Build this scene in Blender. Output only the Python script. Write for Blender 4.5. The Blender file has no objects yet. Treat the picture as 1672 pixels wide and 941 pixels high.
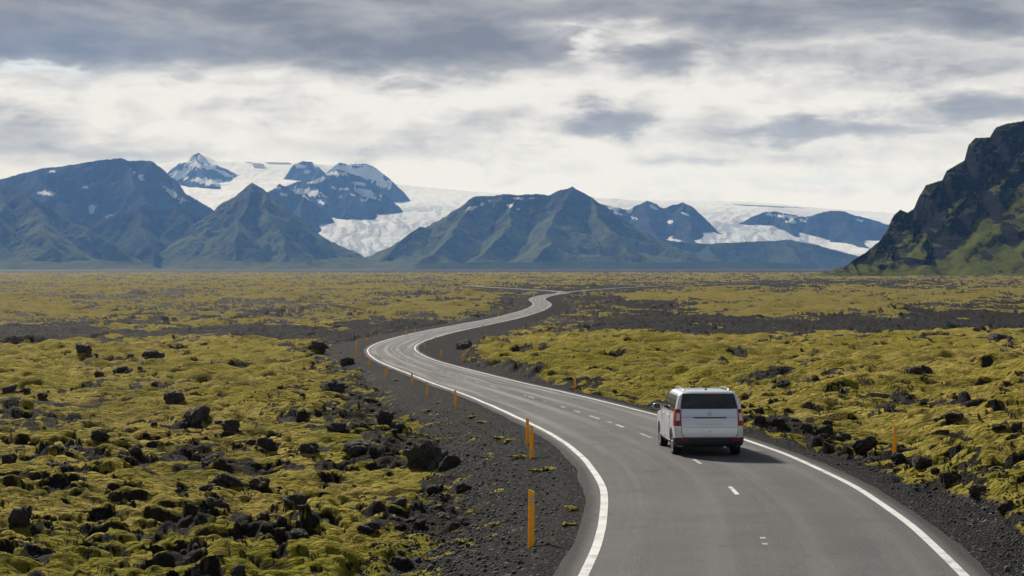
import bpy, bmesh, math, random
import numpy as np
from mathutils import Vector, Matrix

R = math.radians
rnd = random.Random(7)
nrs = np.random.RandomState(11)
SC = bpy.context.scene
COL = SC.collection

# ------------------------------------------------------------------ camera
ZC = 4.9            # eye height above the near road
FPX = 2500.0        # focal length in pixels of the 1672 px wide frame
CX, HOR = 836.0, 437.0
cam_d = bpy.data.cameras.new('camera')
cam_d.sensor_width = 36.0
cam_d.lens = 36.0 * FPX / 1672.0
cam_d.shift_y = -(470.5 - HOR) / 1672.0
cam_d.clip_start = 0.5
cam_d.clip_end = 90000.0
cam = bpy.data.objects.new('camera', cam_d)
cam.location = (0, 0, ZC)
cam.rotation_euler = (R(90), 0, 0)
COL.objects.link(cam)
SC.camera = cam

# ------------------------------------------------------------------ exposure, sun, sky
SC.view_settings.view_transform = 'Standard'
SC.view_settings.look = 'None'
SC.view_settings.gamma = 1.0
SC.view_settings.exposure = 0.80
SC.view_settings.use_curve_mapping = False
SUN_EL, SUN_AZ = 36.0, -27.0      # degrees; azimuth from +Y (ahead) towards +X (right)
sd = bpy.data.lights.new('sun', 'SUN')
sd.energy = 3.9
sd.angle = R(6)
sd.color = (1.0, 0.95, 0.87)
sun = bpy.data.objects.new('sun', sd)
sun_dir = Vector((math.cos(R(SUN_EL)) * math.sin(R(SUN_AZ)), math.cos(R(SUN_EL)) * math.cos(R(SUN_AZ)), math.sin(R(SUN_EL))))
sun.rotation_euler = sun_dir.to_track_quat('Z', 'Y').to_euler()
sun.location = (0, 0, 60)
COL.objects.link(sun)

SC.render.engine = 'CYCLES'
cy = SC.cycles
cy.use_denoising = True
cy.max_bounces = 5
cy.diffuse_bounces = 3
cy.glossy_bounces = 3
cy.transmission_bounces = 4
cy.volume_bounces = 1
cy.use_adaptive_sampling = True
cy.adaptive_threshold = 0.015
cy.caustics_reflective = False
cy.caustics_refractive = False


class G:
    """small helper to write node trees as expressions"""
    def __init__(self, tree):
        self.t = tree
        self.t.nodes.clear()

    def n(self, typ, **kw):
        nd = self.t.nodes.new(typ)
        for k, v in kw.items():
            setattr(nd, k, v)
        return nd

    def put(self, sock, v):
        if v is None:
            return
        if isinstance(v, bpy.types.NodeSocket):
            self.t.links.new(v, sock)
        elif isinstance(v, (tuple, list)) and len(v) == 3 and sock.type == 'RGBA':
            sock.default_value = (*v, 1)
        else:
            sock.default_value = v

    def m(self, op, a, b=None, c=None, clamp=False):
        nd = self.n('ShaderNodeMath', operation=op, use_clamp=clamp)
        self.put(nd.inputs[0], a); self.put(nd.inputs[1], b)
        if c is not None:
            self.put(nd.inputs[2], c)
        return nd.outputs[0]

    def add(self, a, b): return self.m('ADD', a, b)
    def sub(self, a, b): return self.m('SUBTRACT', a, b)
    def mul(self, a, b): return self.m('MULTIPLY', a, b)

    def ss(self, v, lo, hi, a=0.0, b=1.0):
        nd = self.n('ShaderNodeMapRange', interpolation_type='SMOOTHSTEP')
        self.put(nd.inputs['Value'], v)
        self.put(nd.inputs['From Min'], lo); self.put(nd.inputs['From Max'], hi)
        self.put(nd.inputs['To Min'], a); self.put(nd.inputs['To Max'], b)
        return nd.outputs[0]

    def lin(self, v, lo, hi, a=0.0, b=1.0):
        nd = self.n('ShaderNodeMapRange')
        self.put(nd.inputs['Value'], v)
        self.put(nd.inputs['From Min'], lo); self.put(nd.inputs['From Max'], hi)
        self.put(nd.inputs['To Min'], a); self.put(nd.inputs['To Max'], b)
        return nd.outputs[0]

    def mix(self, f, a, b, blend='MIX'):
        nd = self.n('ShaderNodeMix', data_type='RGBA', blend_type=blend)
        self.put(nd.inputs[0], f); self.put(nd.inputs[6], a); self.put(nd.inputs[7], b)
        return nd.outputs[2]

    def vec(self, x, y, z):
        nd = self.n('ShaderNodeCombineXYZ')
        self.put(nd.inputs[0], x); self.put(nd.inputs[1], y); self.put(nd.inputs[2], z)
        return nd.outputs[0]

    def noise(self, v, scale, detail=4, rough=0.55, dist=0.0, col=False):
        nd = self.n('ShaderNodeTexNoise')
        self.put(nd.inputs['Vector'], v)
        nd.inputs['Scale'].default_value = scale
        nd.inputs['Detail'].default_value = detail
        nd.inputs['Roughness'].default_value = rough
        nd.inputs['Distortion'].default_value = dist
        return nd.outputs[1 if col else 0]

    def voro(self, v, scale, feature='F1', out='Distance', rand=1.0):
        nd = self.n('ShaderNodeTexVoronoi', feature=feature)
        self.put(nd.inputs['Vector'], v)
        nd.inputs['Scale'].default_value = scale
        nd.inputs['Randomness'].default_value = rand
        return nd.outputs[out]

    def attr(self, name):
        nd = self.n('ShaderNodeAttribute', attribute_name=name)
        return nd.outputs['Fac']

    def pos(self, scale=None):
        o = self.n('ShaderNodeTexCoord').outputs['Object']
        if scale is None:
            return o
        nd = self.n('ShaderNodeMapping')
        self.put(nd.inputs[0], o)
        nd.inputs['Scale'].default_value = scale
        return nd.outputs[0]

    def bump(self, h, strength, dist, normal=None):
        nd = self.n('ShaderNodeBump')
        self.put(nd.inputs['Height'], h)
        nd.inputs['Strength'].default_value = strength
        nd.inputs['Distance'].default_value = dist
        if normal is not None:
            self.put(nd.inputs['Normal'], normal)
        return nd.outputs[0]

    def surf(self, color, rough=0.9, normal=None, spec=0.3, metal=0.0, **kw):
        p = self.n('ShaderNodeBsdfPrincipled')
        self.put(p.inputs['Base Color'], color)
        self.put(p.inputs['Roughness'], rough)
        self.put(p.inputs['Metallic'], metal)
        p.inputs['Specular IOR Level'].default_value = spec
        if normal is not None:
            self.put(p.inputs['Normal'], normal)
        for k, v in kw.items():
            self.put(p.inputs[k.replace('_', ' ')], v)
        o = self.n('ShaderNodeOutputMaterial')
        self.t.links.new(p.outputs[0], o.inputs[0])
        return p


def new_mat(name):
    m = bpy.data.materials.new(name)
    m.use_nodes = True
    return m, G(m.node_tree)


def simple_mat(name, color, rough=0.5, metal=0.0, spec=0.5, **kw):
    m, g = new_mat(name)
    nz = g.noise(g.pos(), 9.0, 3)
    c = g.mix(g.ss(nz, 0.35, 0.7), tuple(x * 0.86 for x in color), color)
    g.surf(c, rough, None, spec, metal, **kw)
    return m


def build_world():
    w = bpy.data.worlds.new('World')
    SC.world = w
    w.use_nodes = True
    g = G(w.node_tree)
    sky = g.n('ShaderNodeTexSky', sky_type='NISHITA')
    sky.sun_disc = False
    sky.sun_elevation = R(SUN_EL)
    sky.sun_rotation = R(SUN_AZ)
    sky.air_density = 1.0
    sky.dust_density = 2.0
    d = g.n('ShaderNodeTexCoord').outputs['Generated']
    sep = g.n('ShaderNodeSeparateXYZ')
    g.put(sep.inputs[0], d)
    x, y, z = sep.outputs
    hyp = g.m('SQRT', g.add(g.mul(x, x), g.mul(y, y)))
    u = g.m('ARCTAN2', x, y)
    v = g.m('ARCTAN2', z, hyp)
    # ragged warp of the two sky angles
    base = g.vec(g.mul(u, 9.0), g.mul(v, 26.0), 0.0)
    wcol = g.noise(base, 1.9, 9, 0.62, 0.25, col=True)
    ws = g.n('ShaderNodeSeparateXYZ'); g.put(ws.inputs[0], wcol)
    n1 = g.sub(ws.outputs[0], 0.5)
    n2 = g.sub(ws.outputs[1], 0.5)
    uw = g.add(u, g.mul(n1, 0.075))
    vw = g.add(v, g.mul(n2, 0.034))

    def blob(px, py, rx, ry, amt, soft=0.75):
        cu, cv = (px - CX) / FPX, (HOR - py) / FPX
        a = g.m('DIVIDE', g.sub(uw, cu), rx / FPX)
        b = g.m('DIVIDE', g.sub(vw, cv), ry / FPX)
        q = g.m('SQRT', g.add(g.mul(a, a), g.mul(b, b)))
        return g.mul(g.ss(q, 1.0 + soft, 1.0 - soft), amt)

    # the dark deck overhead, its lower edge ragged and rising to the right
    edge = g.add((HOR - 122) / FPX, g.mul(g.ss(u, 0.02, 0.10), 0.017))
    edge = g.add(edge, g.mul(g.ss(u, 0.16, 0.33), -0.004))
    deck = g.ss(g.sub(vw, edge), -0.015, 0.015)
    thick = g.noise(g.vec(g.mul(u, 6.0), g.mul(v, 24.0), 3.0), 1.3, 9, 0.58, 0.3)
    deck = g.mul(deck, g.ss(thick, 0.28, 0.68, 0.58, 1.04))
    dark = deck
    for b in [(1060, 92, 85, 40, .80), (862, 100, 85, 26, .72), (985, 202, 80, 24, .72), (1330, 216, 190, 20, .66),
              (1180, 205, 60, 30, .42), (1590, 188, 130, 24, .70), (1560, 120, 190, 36, .42), (1260, 92, 150, 36, .40),
              (670, 146, 45, 13, .45), (300, 132, 40, 11, .40), (800, 205, 60, 26, .22), (470, 185, 120, 14, .25),
              (590, 210, 90, 22, .22), (30, 232, 110, 34, .55), (200, 250, 120, 22, .40), (1430, 250, 260, 26, .22), (1120, 262, 60, 12, .3),
              (700, 240, 200, 18, .28), (1650, 250, 80, 40, .2), (1460, 105, 260, 30, .5)]:
        dark = g.m('MAXIMUM', dark, blob(*b))
    dark = g.m('SUBTRACT', dark, blob(1000, 56, 120, 22, .55))
    dark = g.m('SUBTRACT', dark, blob(955, 80, 22, 26, .55), clamp=True)
    fine = g.noise(g.vec(g.mul(u, 30.0), g.mul(v, 66.0), 1.0), 1.0, 9, 0.64, 0.4)
    wis = g.ss(fine, 0.36, 0.72)
    dark = g.add(dark, g.add(g.mul(g.sub(wis, 0.42), g.ss(dark, 0.9, 0.1, 0.12, 0.30)), g.mul(g.sub(g.ss(g.noise(g.vec(g.mul(u, 8.0), g.mul(v, 46.0), 5.0), 1.0, 6, 0.6, 0.4), 0.30, 0.72), 0.42), 0.27)))
    ramp = g.n('ShaderNodeValToRGB')
    g.put(ramp.inputs[0], dark)
    cr = ramp.color_ramp
    cr.elements[0].position = 0.0; cr.elements[0].color = (0.505, 0.505, 0.508, 1)
    cr.elements[1].position = 1.0; cr.elements[1].color = (0.110, 0.111, 0.117, 1)
    e = cr.elements.new(0.25); e.color = (0.402, 0.400, 0.401, 1)
    e = cr.elements.new(0.6); e.color = (0.222, 0.221, 0.227, 1)
    col = ramp.outputs[0]
    # bluer, darker body at the far left of the deck
    col = g.mix(blob(60, 92, 260, 40, .55, .8), col, (0.098, 0.120, 0.172))
    # small gaps of clear sky
    gap = blob(85, 131, 62, 7, .75)
    gap = g.m('MAXIMUM', gap, blob(1330, 298, 110, 8, .55))
    gap = g.m('MAXIMUM', gap, blob(1150, 292, 120, 6, .3))
    skyc = g.mix(1.0, sky.outputs[0], (0.10, 0.10, 0.10), 'MULTIPLY')
    col = g.mix(gap, col, g.mix(0.9, skyc, (0.37, 0.43, 0.50)))
    # unseen deck overhead, darkened to cut fill light, with brighter breaks towards the sun
    up = g.ss(v, 0.175, 0.36)
    nb = g.noise(g.vec(g.mul(u, 2.0), g.mul(v, 4.0), 7.0), 1.2, 5, 0.6)
    over = g.mix(g.ss(nb, 0.45, 0.68), (0.065, 0.070, 0.080), g.mix(0.25, (0.20, 0.205, 0.215), skyc))
    col = g.mix(up, col, over)
    bg = g.n('ShaderNodeBackground')
    g.put(bg.inputs[0], col)
    bg.inputs[1].default_value = 1.0
    o = g.n('ShaderNodeOutputWorld')
    g.t.links.new(bg.outputs[0], o.inputs[0])


build_world()

# ------------------------------------------------------------------ noise in numpy
_perm = nrs.permutation(4096).astype(np.int64)
_ga = np.linspace(0, 2 * np.pi, 4096, endpoint=False)
_gx, _gy = np.cos(_ga).astype(np.float32), np.sin(_ga).astype(np.float32)


def gn(x, y, seed=0):
    xi = np.floor(x).astype(np.int64); yi = np.floor(y).astype(np.int64)
    fx = (x - xi).astype(np.float32); fy = (y - yi).astype(np.float32)
    ux = fx * fx * fx * (fx * (fx * 6 - 15) + 10)
    uy = fy * fy * fy * (fy * (fy * 6 - 15) + 10)

    def h(ix, iy):
        return _perm[(_perm[(ix + seed * 131) & 4095] + iy) & 4095]

    def gr(ix, iy, dx, dy):
        k = h(ix, iy)
        return _gx[k] * dx + _gy[k] * dy
    a = gr(xi, yi, fx, fy); b = gr(xi + 1, yi, fx - 1, fy)
    c = gr(xi, yi + 1, fx, fy - 1); d = gr(xi + 1, yi + 1, fx - 1, fy - 1)
    t = a + ux * (b - a)
    return (t + uy * ((c + ux * (d - c)) - t)) * 1.5


def fbm(x, y, seed=0, oc=4, gain=0.5, lac=2.07):
    s = 0; a = 1.0; t = 0
    for i in range(oc):
        s = s + a * gn(x, y, seed + i); t += a
        x = x * lac + 17.3; y = y * lac - 9.1; a *= gain
    return s / t * 1.6


def ridged(x, y, seed=0, oc=4, gain=0.5):
    s = 0; a = 1.0; t = 0
    for i in range(oc):
        s = s + a * (1 - np.abs(gn(x, y, seed + i)) * 2); t += a
        x = x * 2.05 + 31.7; y = y * 2.05 + 5.3; a *= gain
    return s / t


def worley(x, y, seed=0):
    """distance to the nearest scattered point, and that point's random number and offset"""
    xi = np.floor(x).astype(np.int64); yi = np.floor(y).astype(np.int64)
    fx = (x - xi).astype(np.float32); fy = (y - yi).astype(np.float32)
    best = np.full(x.shape, 9.0, np.float32); rv = np.zeros(x.shape, np.float32); bx = np.zeros(x.shape, np.float32); by = np.zeros(x.shape, np.float32)
    for i in (-1, 0, 1):
        for j in (-1, 0, 1):
            k = _perm[(_perm[(xi + i + seed * 77) & 4095] + yi + j) & 4095]
            dx = i + (k & 63) / 63.0 - fx; dy = j + (k >> 6) / 63.0 - fy
            d = (dx*dx + dy*dy).astype(np.float32)
            b = d < best
            best = np.where(b, d, best); bx = np.where(b, dx, bx); by = np.where(b, dy, by)
            rv = np.where(b, ((k * 37 + 11) & 1023) / 1023.0, rv)
    return np.sqrt(best), rv, bx, by


def sst(x, a, b):
    t = np.clip((x - a) / (b - a), 0, 1)
    return t * t * (3 - 2 * t)


# ------------------------------------------------------------------ mesh helpers
def link(name, me, mat=None, parent=None, smooth=False):
    o = bpy.data.objects.new(name, me)
    COL.objects.link(o)
    if mat is not None:
        me.materials.append(mat)
    if parent is not None:
        o.parent = parent
    if smooth:
        me.polygons.foreach_set('use_smooth', np.ones(len(me.polygons), dtype=bool))
    return o


def np_mesh(name, V, F, mat=None, attrs=None, smooth=True, parent=None):
    """V (n,3), F (m,k) all quads or all triangles"""
    me = bpy.data.meshes.new(name)
    k = F.shape[1]
    me.vertices.add(len(V)); me.loops.add(F.size); me.polygons.add(len(F))
    me.vertices.foreach_set('co', np.ascontiguousarray(V, dtype=np.float32).ravel())
    me.loops.foreach_set('vertex_index', np.ascontiguousarray(F, dtype=np.int32).ravel())
    me.polygons.foreach_set('loop_start', np.arange(0, F.size, k, dtype=np.int32))
    me.update(calc_edges=True)
    for nme, arr in (attrs or {}).items():
        a = me.attributes.new(nme, 'FLOAT', 'POINT')
        a.data.foreach_set('value', np.ascontiguousarray(arr, dtype=np.float32).ravel())
    return link(name, me, mat, parent, smooth)


def grid_faces(nr, nc, wrap=False):
    i = np.arange(nr - 1)[:, None]
    j = np.arange(nc if wrap else nc - 1)[None, :]
    j2 = (j + 1) % nc
    a = i * nc + j; b = i * nc + j2; c = (i + 1) * nc + j2; d = (i + 1) * nc + j
    return np.stack([a, b, c, d], -1).reshape(-1, 4)


def bm_obj(name, bm, mat=None, parent=None, smooth=False, angle=None):
    me = bpy.data.meshes.new(name)
    bmesh.ops.recalc_face_normals(bm, faces=bm.faces)
    if angle is not None:
        for e in bm.edges:
            if len(e.link_faces) == 2 and e.calc_face_angle(0) > R(angle):
                e.smooth = False
        smooth = True
    bm.to_mesh(me); bm.free()
    return link(name, me, mat, parent, smooth)


def tag(o, label=None, cat=None, group=None, kind=None):
    if label: o['label'] = label
    if cat: o['category'] = cat
    if group: o['group'] = group
    if kind: o['kind'] = kind
    return o


# ------------------------------------------------------------------ road line and the lie of the land
PROF = np.array([(-60, 4.5), (0, 4.55), (16.7, 4.68), (23.2, 4.85), (29.8, 5.02), (37.2, 5.22), (48.4, 5.56), (65.1, 6.2), (88.4, 7.16), (120.9, 8.39),
                 (162.8, 9.71), (213.9, 10.69), (279.0, 11.06), (372.0, 11.92), (511.5, 12.55), (697.5, 12.59), (930.0, 12.5), (1302.0, 12.5), (40000, 12.5)], dtype=float)


def _pchip(x, xk, yk):
    h = np.diff(xk); d = np.diff(yk) / h
    m = np.zeros_like(yk); m[0] = d[0]; m[-1] = d[-1]
    pr = d[:-1] * d[1:]
    m[1:-1] = np.where(pr > 0, 2 * pr / (d[:-1] + d[1:] + 1e-12), 0)
    i = np.clip(np.searchsorted(xk, x) - 1, 0, len(xk) - 2)
    t = (x - xk[i]) / h[i]
    return (2*t**3 - 3*t**2 + 1)*yk[i] + (t**3 - 2*t**2 + t)*h[i]*m[i] + (-2*t**3 + 3*t**2)*yk[i+1] + (t**3 - t**2)*h[i]*m[i+1]


def hprof(Y):
    return _pchip(np.clip(Y, -59, 39000), PROF[:, 0], PROF[:, 1])


ROAD_PTS = [(-9.5, -60), (-7, -40), (-4, -20), (-1.6, -8), (0.2, 0), (1.6, 7), (2.65, 13.5), (3.4, 18.5), (3.8, 21.5), (4.16, 24.33), (4.5, 27.31), (4.8, 30.3), (5.0, 33.29), (5.11, 36.29), (5.12, 39.29), (5.04, 42.29), (4.89, 45.28), (4.67, 48.45), (4.37, 51.82), (3.99, 55.43), (3.54, 59.29), (3.04, 63.41), (2.49, 67.81), (1.9, 72.52), (1.27, 77.56), (0.56, 82.94), (-0.26, 88.69), (-1.22, 94.82), (-2.24, 101.38), (-3.27, 108.4), (-4.38, 115.91), (-5.61, 123.93), (-6.96, 132.5), (-8.39, 141.66), (-9.92, 151.46), (-11.5, 161.94), (-13.03, 173.17), (-14.42, 185.09), (-15.5, 197.04), (-16.04, 209.03), (-15.94, 221.03), (-15.28, 233.01), (-14.28, 244.97), (-13.05, 256.9), (-11.57, 268.81), (-10.07, 280.72), (-8.65, 292.63), (-7.31, 304.56), (-5.97, 316.48), (-4.58, 328.4), (-3.23, 340.32), (-1.99, 352.26), (-0.8, 364.2), (0.37, 376.14), (1.5, 388.09), (2.58, 400.04), (3.64, 412.0), (4.66, 423.95), (5.64, 435.91), (6.54, 447.88), (7.34, 459.85), (8.07, 471.83), (8.72, 483.81), (9.32, 495.8), (9.84, 507.78), (10.24, 519.78), (10.4, 531.78), (10.4, 543.78), (10.3, 555.78), (10.1, 567.78), (9.9, 579.77), (9.8, 591.77), (9.85, 603.77), (10.2, 615.77), (10.7, 627.77), (11.35, 639.76), (12.18, 651.74), (13.12, 663.7), (14.26, 675.64), (15.54, 687.58), (16.92, 699.5), (18.49, 711.39), (20.4, 723.24),
            (23.2, 740), (25.5, 757), (26.3, 775), (24.8, 795), (20.5, 825), (14, 855), (5.5, 890), (-3.5, 925), (-13, 965), (-24, 1020), (-38, 1085), (-55, 1165), (-75, 1250), (-100, 1340)]
SIDE_PTS = [(27.5, 768), (33, 795), (41, 830), (54, 885), (75, 960), (103, 1040), (135, 1120), (165, 1190), (205, 1270)]


def resample(pts, step):
    P = np.array(pts, dtype=float)
    Q = np.vstack([2*P[0]-P[1], P, 2*P[-1]-P[-2]])
    out = []
    for i in range(1, len(Q) - 2):
        t = np.linspace(0, 1, 24, endpoint=False)[:, None]
        p0, p1, p2, p3 = Q[i-1], Q[i], Q[i+1], Q[i+2]
        out.append(.5*((2*p1)+(-p0+p2)*t+(2*p0-5*p1+4*p2-p3)*t**2+(-p0+3*p1-3*p2+p3)*t**3))
    D = np.vstack(out + [P[-1:]])
    s = np.concatenate([[0], np.cumsum(np.hypot(*np.diff(D, axis=0).T))])
    ss = np.arange(0, s[-1], step)
    return np.stack([np.interp(ss, s, D[:, 0]), np.interp(ss, s, D[:, 1])], 1)


RC = resample(ROAD_PTS, 0.5)
RC2 = resample(SIDE_PTS, 1.0)
HALF = 2.98          # centre to edge line
ASPH = 3.45          # centre to asphalt edge


def normals2(C):
    T = np.gradient(C, axis=0)
    T /= np.linalg.norm(T, axis=1)[:, None]
    return np.stack([T[:, 1], -T[:, 0]], 1)     # to the right of travel


def road_dist(x, y, C, reach=45.0):
    """signed distance to the polyline C (right positive), 1e3 where far"""
    out = np.full(x.shape, 1000.0)
    step = 4 if len(C) > 500 else 3
    A = C[::step]
    T = np.diff(A, axis=0); L2 = (T**2).sum(1)
    order = np.argsort(y, kind='stable')
    ys = y[order]
    edges = np.concatenate([np.arange(-70, 200, 6.0), np.arange(200, 1500, 15.0)])
    for e0, e1 in zip(edges[:-1], edges[1:]):
        i0, i1 = np.searchsorted(ys, e0), np.searchsorted(ys, e1)
        if i1 <= i0:
            continue
        seg = np.where((np.maximum(A[:-1, 1], A[1:, 1]) > e0 - reach) & (np.minimum(A[:-1, 1], A[1:, 1]) < e1 + reach))[0]
        if len(seg) == 0:
            continue
        idx = order[i0:i1]
        xx, yy = x[idx], y[idx]
        keep = (xx > A[seg, 0].min() - reach) & (xx < A[seg, 0].max() + reach)
        idx = idx[keep]; xx = xx[keep]; yy = yy[keep]
        if len(idx) == 0:
            continue
        best = np.full(len(idx), 1e9); sg = np.ones(len(idx))
        for k in seg:
            px = xx - A[k, 0]; py = yy - A[k, 1]
            t = np.clip((px*T[k, 0] + py*T[k, 1]) / L2[k], 0, 1)
            d2 = (px - t*T[k, 0])**2 + (py - t*T[k, 1])**2
            b = d2 < best
            best = np.where(b, d2, best)
            sg = np.where(b, np.sign(px*T[k, 1] - py*T[k, 0]), sg)
        out[idx] = np.sqrt(best) * sg
    return out


def ell(pu, pv, cx, cy_, rx, ry, rot=0.0, soft=0.35):
    a, b = pu - cx, pv - cy_
    c, s = math.cos(rot), math.sin(rot)
    q = np.sqrt(((a*c + b*s)/rx)**2 + ((-a*s + b*c)/ry)**2)
    return sst(q, 1 + soft, 1 - soft)


# px, py of the foot, width and height in the photo, shape, group, label
GL, GR, GB = 'lava boulders on the mossy field beyond the orange posts', 'boulders lining the right gravel shoulder', 'dark boulders on the far mossy field behind the car'
BOULDERS = [
    (697, 776, 88, 66, 0, GL, 'largest dark lava boulder, standing where the moss meets the gravel bank'),
    (735, 771, 44, 34, 2, GL, 'low broken block leaning against the gravel side of the largest lava boulder'),
    (282, 662, 44, 28, 4, GL, 'upper left block of the black three-boulder outcrop in the mossy field'),
    (318, 690, 66, 44, 2, GL, 'biggest block of the black three-boulder outcrop, speckled with pale lichen'),
    (374, 706, 38, 27, 6, GL, 'pointed lone block just right of the black three-boulder outcrop'),
    (131, 579, 38, 23, 4, GL, 'dark rounded boulder near the far edge of the left moss, close to the ash band'),
    (243, 588, 52, 23, 6, GL, 'wide dark boulder on the crest of the far left moss'),
    (196, 612, 44, 19, 0, GL, 'flat dark boulder just below the wide one on the far moss crest'),
    (160, 618, 22, 14, 1, GL, 'small black stone left of the flat boulder on the far moss'),
    (33, 868, 54, 48, 4, GL, 'tall bare boulder at the lower left edge of the picture'),
    (434, 738, 52, 36, 2, GL, 'two-humped pale-flecked boulder in the middle of the left moss'),
    (505, 743, 40, 24, 7, GL, 'moss-topped boulder just right of the two-humped boulder'),
    (585, 748, 78, 36, 1, GL, 'broad low boulder on bright green moss, left of the largest boulder'),
    (478, 823, 52, 28, 6, GL, 'grey lichened boulder alone in the lower middle of the left moss'),
    (425, 806, 46, 26, 7, GL, 'moss-capped block left of the grey lichened boulder'),
    (346, 833, 60, 30, 3, GL, 'mossy hump of rock in the dark hollow of the lower left field'),
    (370, 800, 54, 32, 5, GL, 'moss-draped block above the dark hollow of the lower left field'),
    (713, 809, 42, 20, 4, GL, 'smooth dark stone at the foot of the largest boulder, left of its twin'),
    (758, 806, 40, 21, 2, GL, 'dark stone on the gravel below the largest boulder, right of its twin'),
    (686, 867, 29, 20, 0, GL, 'small block at the edge of the gravel bank, level with the nearest orange post'),
    (602, 875, 42, 22, 6, GL, 'low grey stone on the lush moss at the bottom of the field'),
    (395, 891, 34, 26, 4, GL, 'dark stone in the shaded moss near the bottom of the field'),
    (655, 932, 58, 28, 2, GL, 'dark stone cut by the bottom edge of the picture beside the gravel bank'),
    (14, 644, 30, 18, 0, GL, 'black rock at the left edge of the picture, the larger of a pair'),
    (40, 644, 19, 12, 4, GL, 'smaller black rock of the pair near the left edge'),
    (69, 653, 22, 12, 6, GL, 'little black stone right of the pair of rocks near the left edge'),
    (14, 758, 32, 22, 7, GL, 'half-buried rock at the left edge midway down the moss'),
    (160, 722, 40, 24, 5, GL, 'moss-ringed block left of centre in the left moss'),
    (548, 640, 42, 28, 0, GL, 'dark block on the rocky rim above the gravel, nearest the outer bend'),
    (520, 575, 44, 20, 2, GL, 'dark rock on the far rim of the moss beside the ash band'),
    (566, 600, 30, 22, 4, GL, 'black rock on the rim right beside the outer bend posts'),
    (625, 692, 42, 28, 1, GL, 'dark block on the rocky rim above the largest boulder'),
    (548, 708, 40, 22, 6, GL, 'block on the rim just below the bright green hollow'),
    (652, 706, 38, 20, 4, GL, 'block at the edge of the gravel bank, above the largest boulder'),
    (1415, 739, 46, 28, 3, GR, 'largest round boulder on the right shoulder, left of the lone orange post'),
    (1378, 722, 32, 18, 6, GR, 'low boulder on the right shoulder, left of the largest round one'),
    (1350, 716, 34, 20, 1, GR, 'brown boulder third in the row behind the largest round one'),
    (1318, 706, 28, 20, 5, GR, 'boulder farthest from the lone orange post in the tight right-hand row'),
    (1470, 758, 40, 20, 2, GR, 'flat stone at the foot of the lone orange post'),
    (1507, 771, 44, 24, 1, GR, 'rounded boulder just right of the lone orange post'),
    (1553, 792, 40, 28, 7, GR, 'moss-tinged boulder second to the right of the lone orange post'),
    (1528, 778, 20, 14, 4, GR, 'small grey stone between two boulders right of the lone orange post'),
    (1598, 812, 36, 24, 6, GR, 'blue-grey boulder under the moss bank near the right edge'),
    (1645, 836, 34, 22, 3, GR, 'boulder at the right edge of the picture where the shoulder leaves it'),
    (1242, 692, 30, 18, 2, GR, 'boulder beside the car, at the start of the right-hand row'),
    (1270, 697, 32, 18, 5, GR, 'second boulder right of the car in the shoulder row'),
    (1497, 613, 30, 20, 4, GB, 'left lump of the black twin rock standing on the far right moss'),
    (1514, 612, 24, 20, 0, GB, 'right lump of the black twin rock standing on the far right moss'),
    (1282, 634, 34, 15, 2, GB, 'dark rock in the moss right above the car roof'),
    (1632, 556, 42, 15, 1, GB, 'dark boulder on the ash plain near the right edge'),
    (1560, 692, 40, 18, 7, GB, 'half-buried mossy rock above the lone orange post'),
    (1664, 706, 26, 22, 4, GB, 'black rock at the right edge, level with the top of the lone post'),
    (1633, 707, 26, 13, 6, GB, 'small dark rock left of the black one at the right edge'),
    (757, 574, 34, 24, 0, GB, 'black rock pile end at the inside of the bend'),
    (1644, 633, 18, 12, 4, GB, 'small dark stone high on the moss near the right edge'),
    (1598, 630, 18, 11, 2, GB, 'small dark stone right of the black twin rock'),
]
BOULDER_SPOTS = [(b[0], b[1] - b[3] * .1, b[2], max(b[3] * .7, 8)) for b in BOULDERS]


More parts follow.
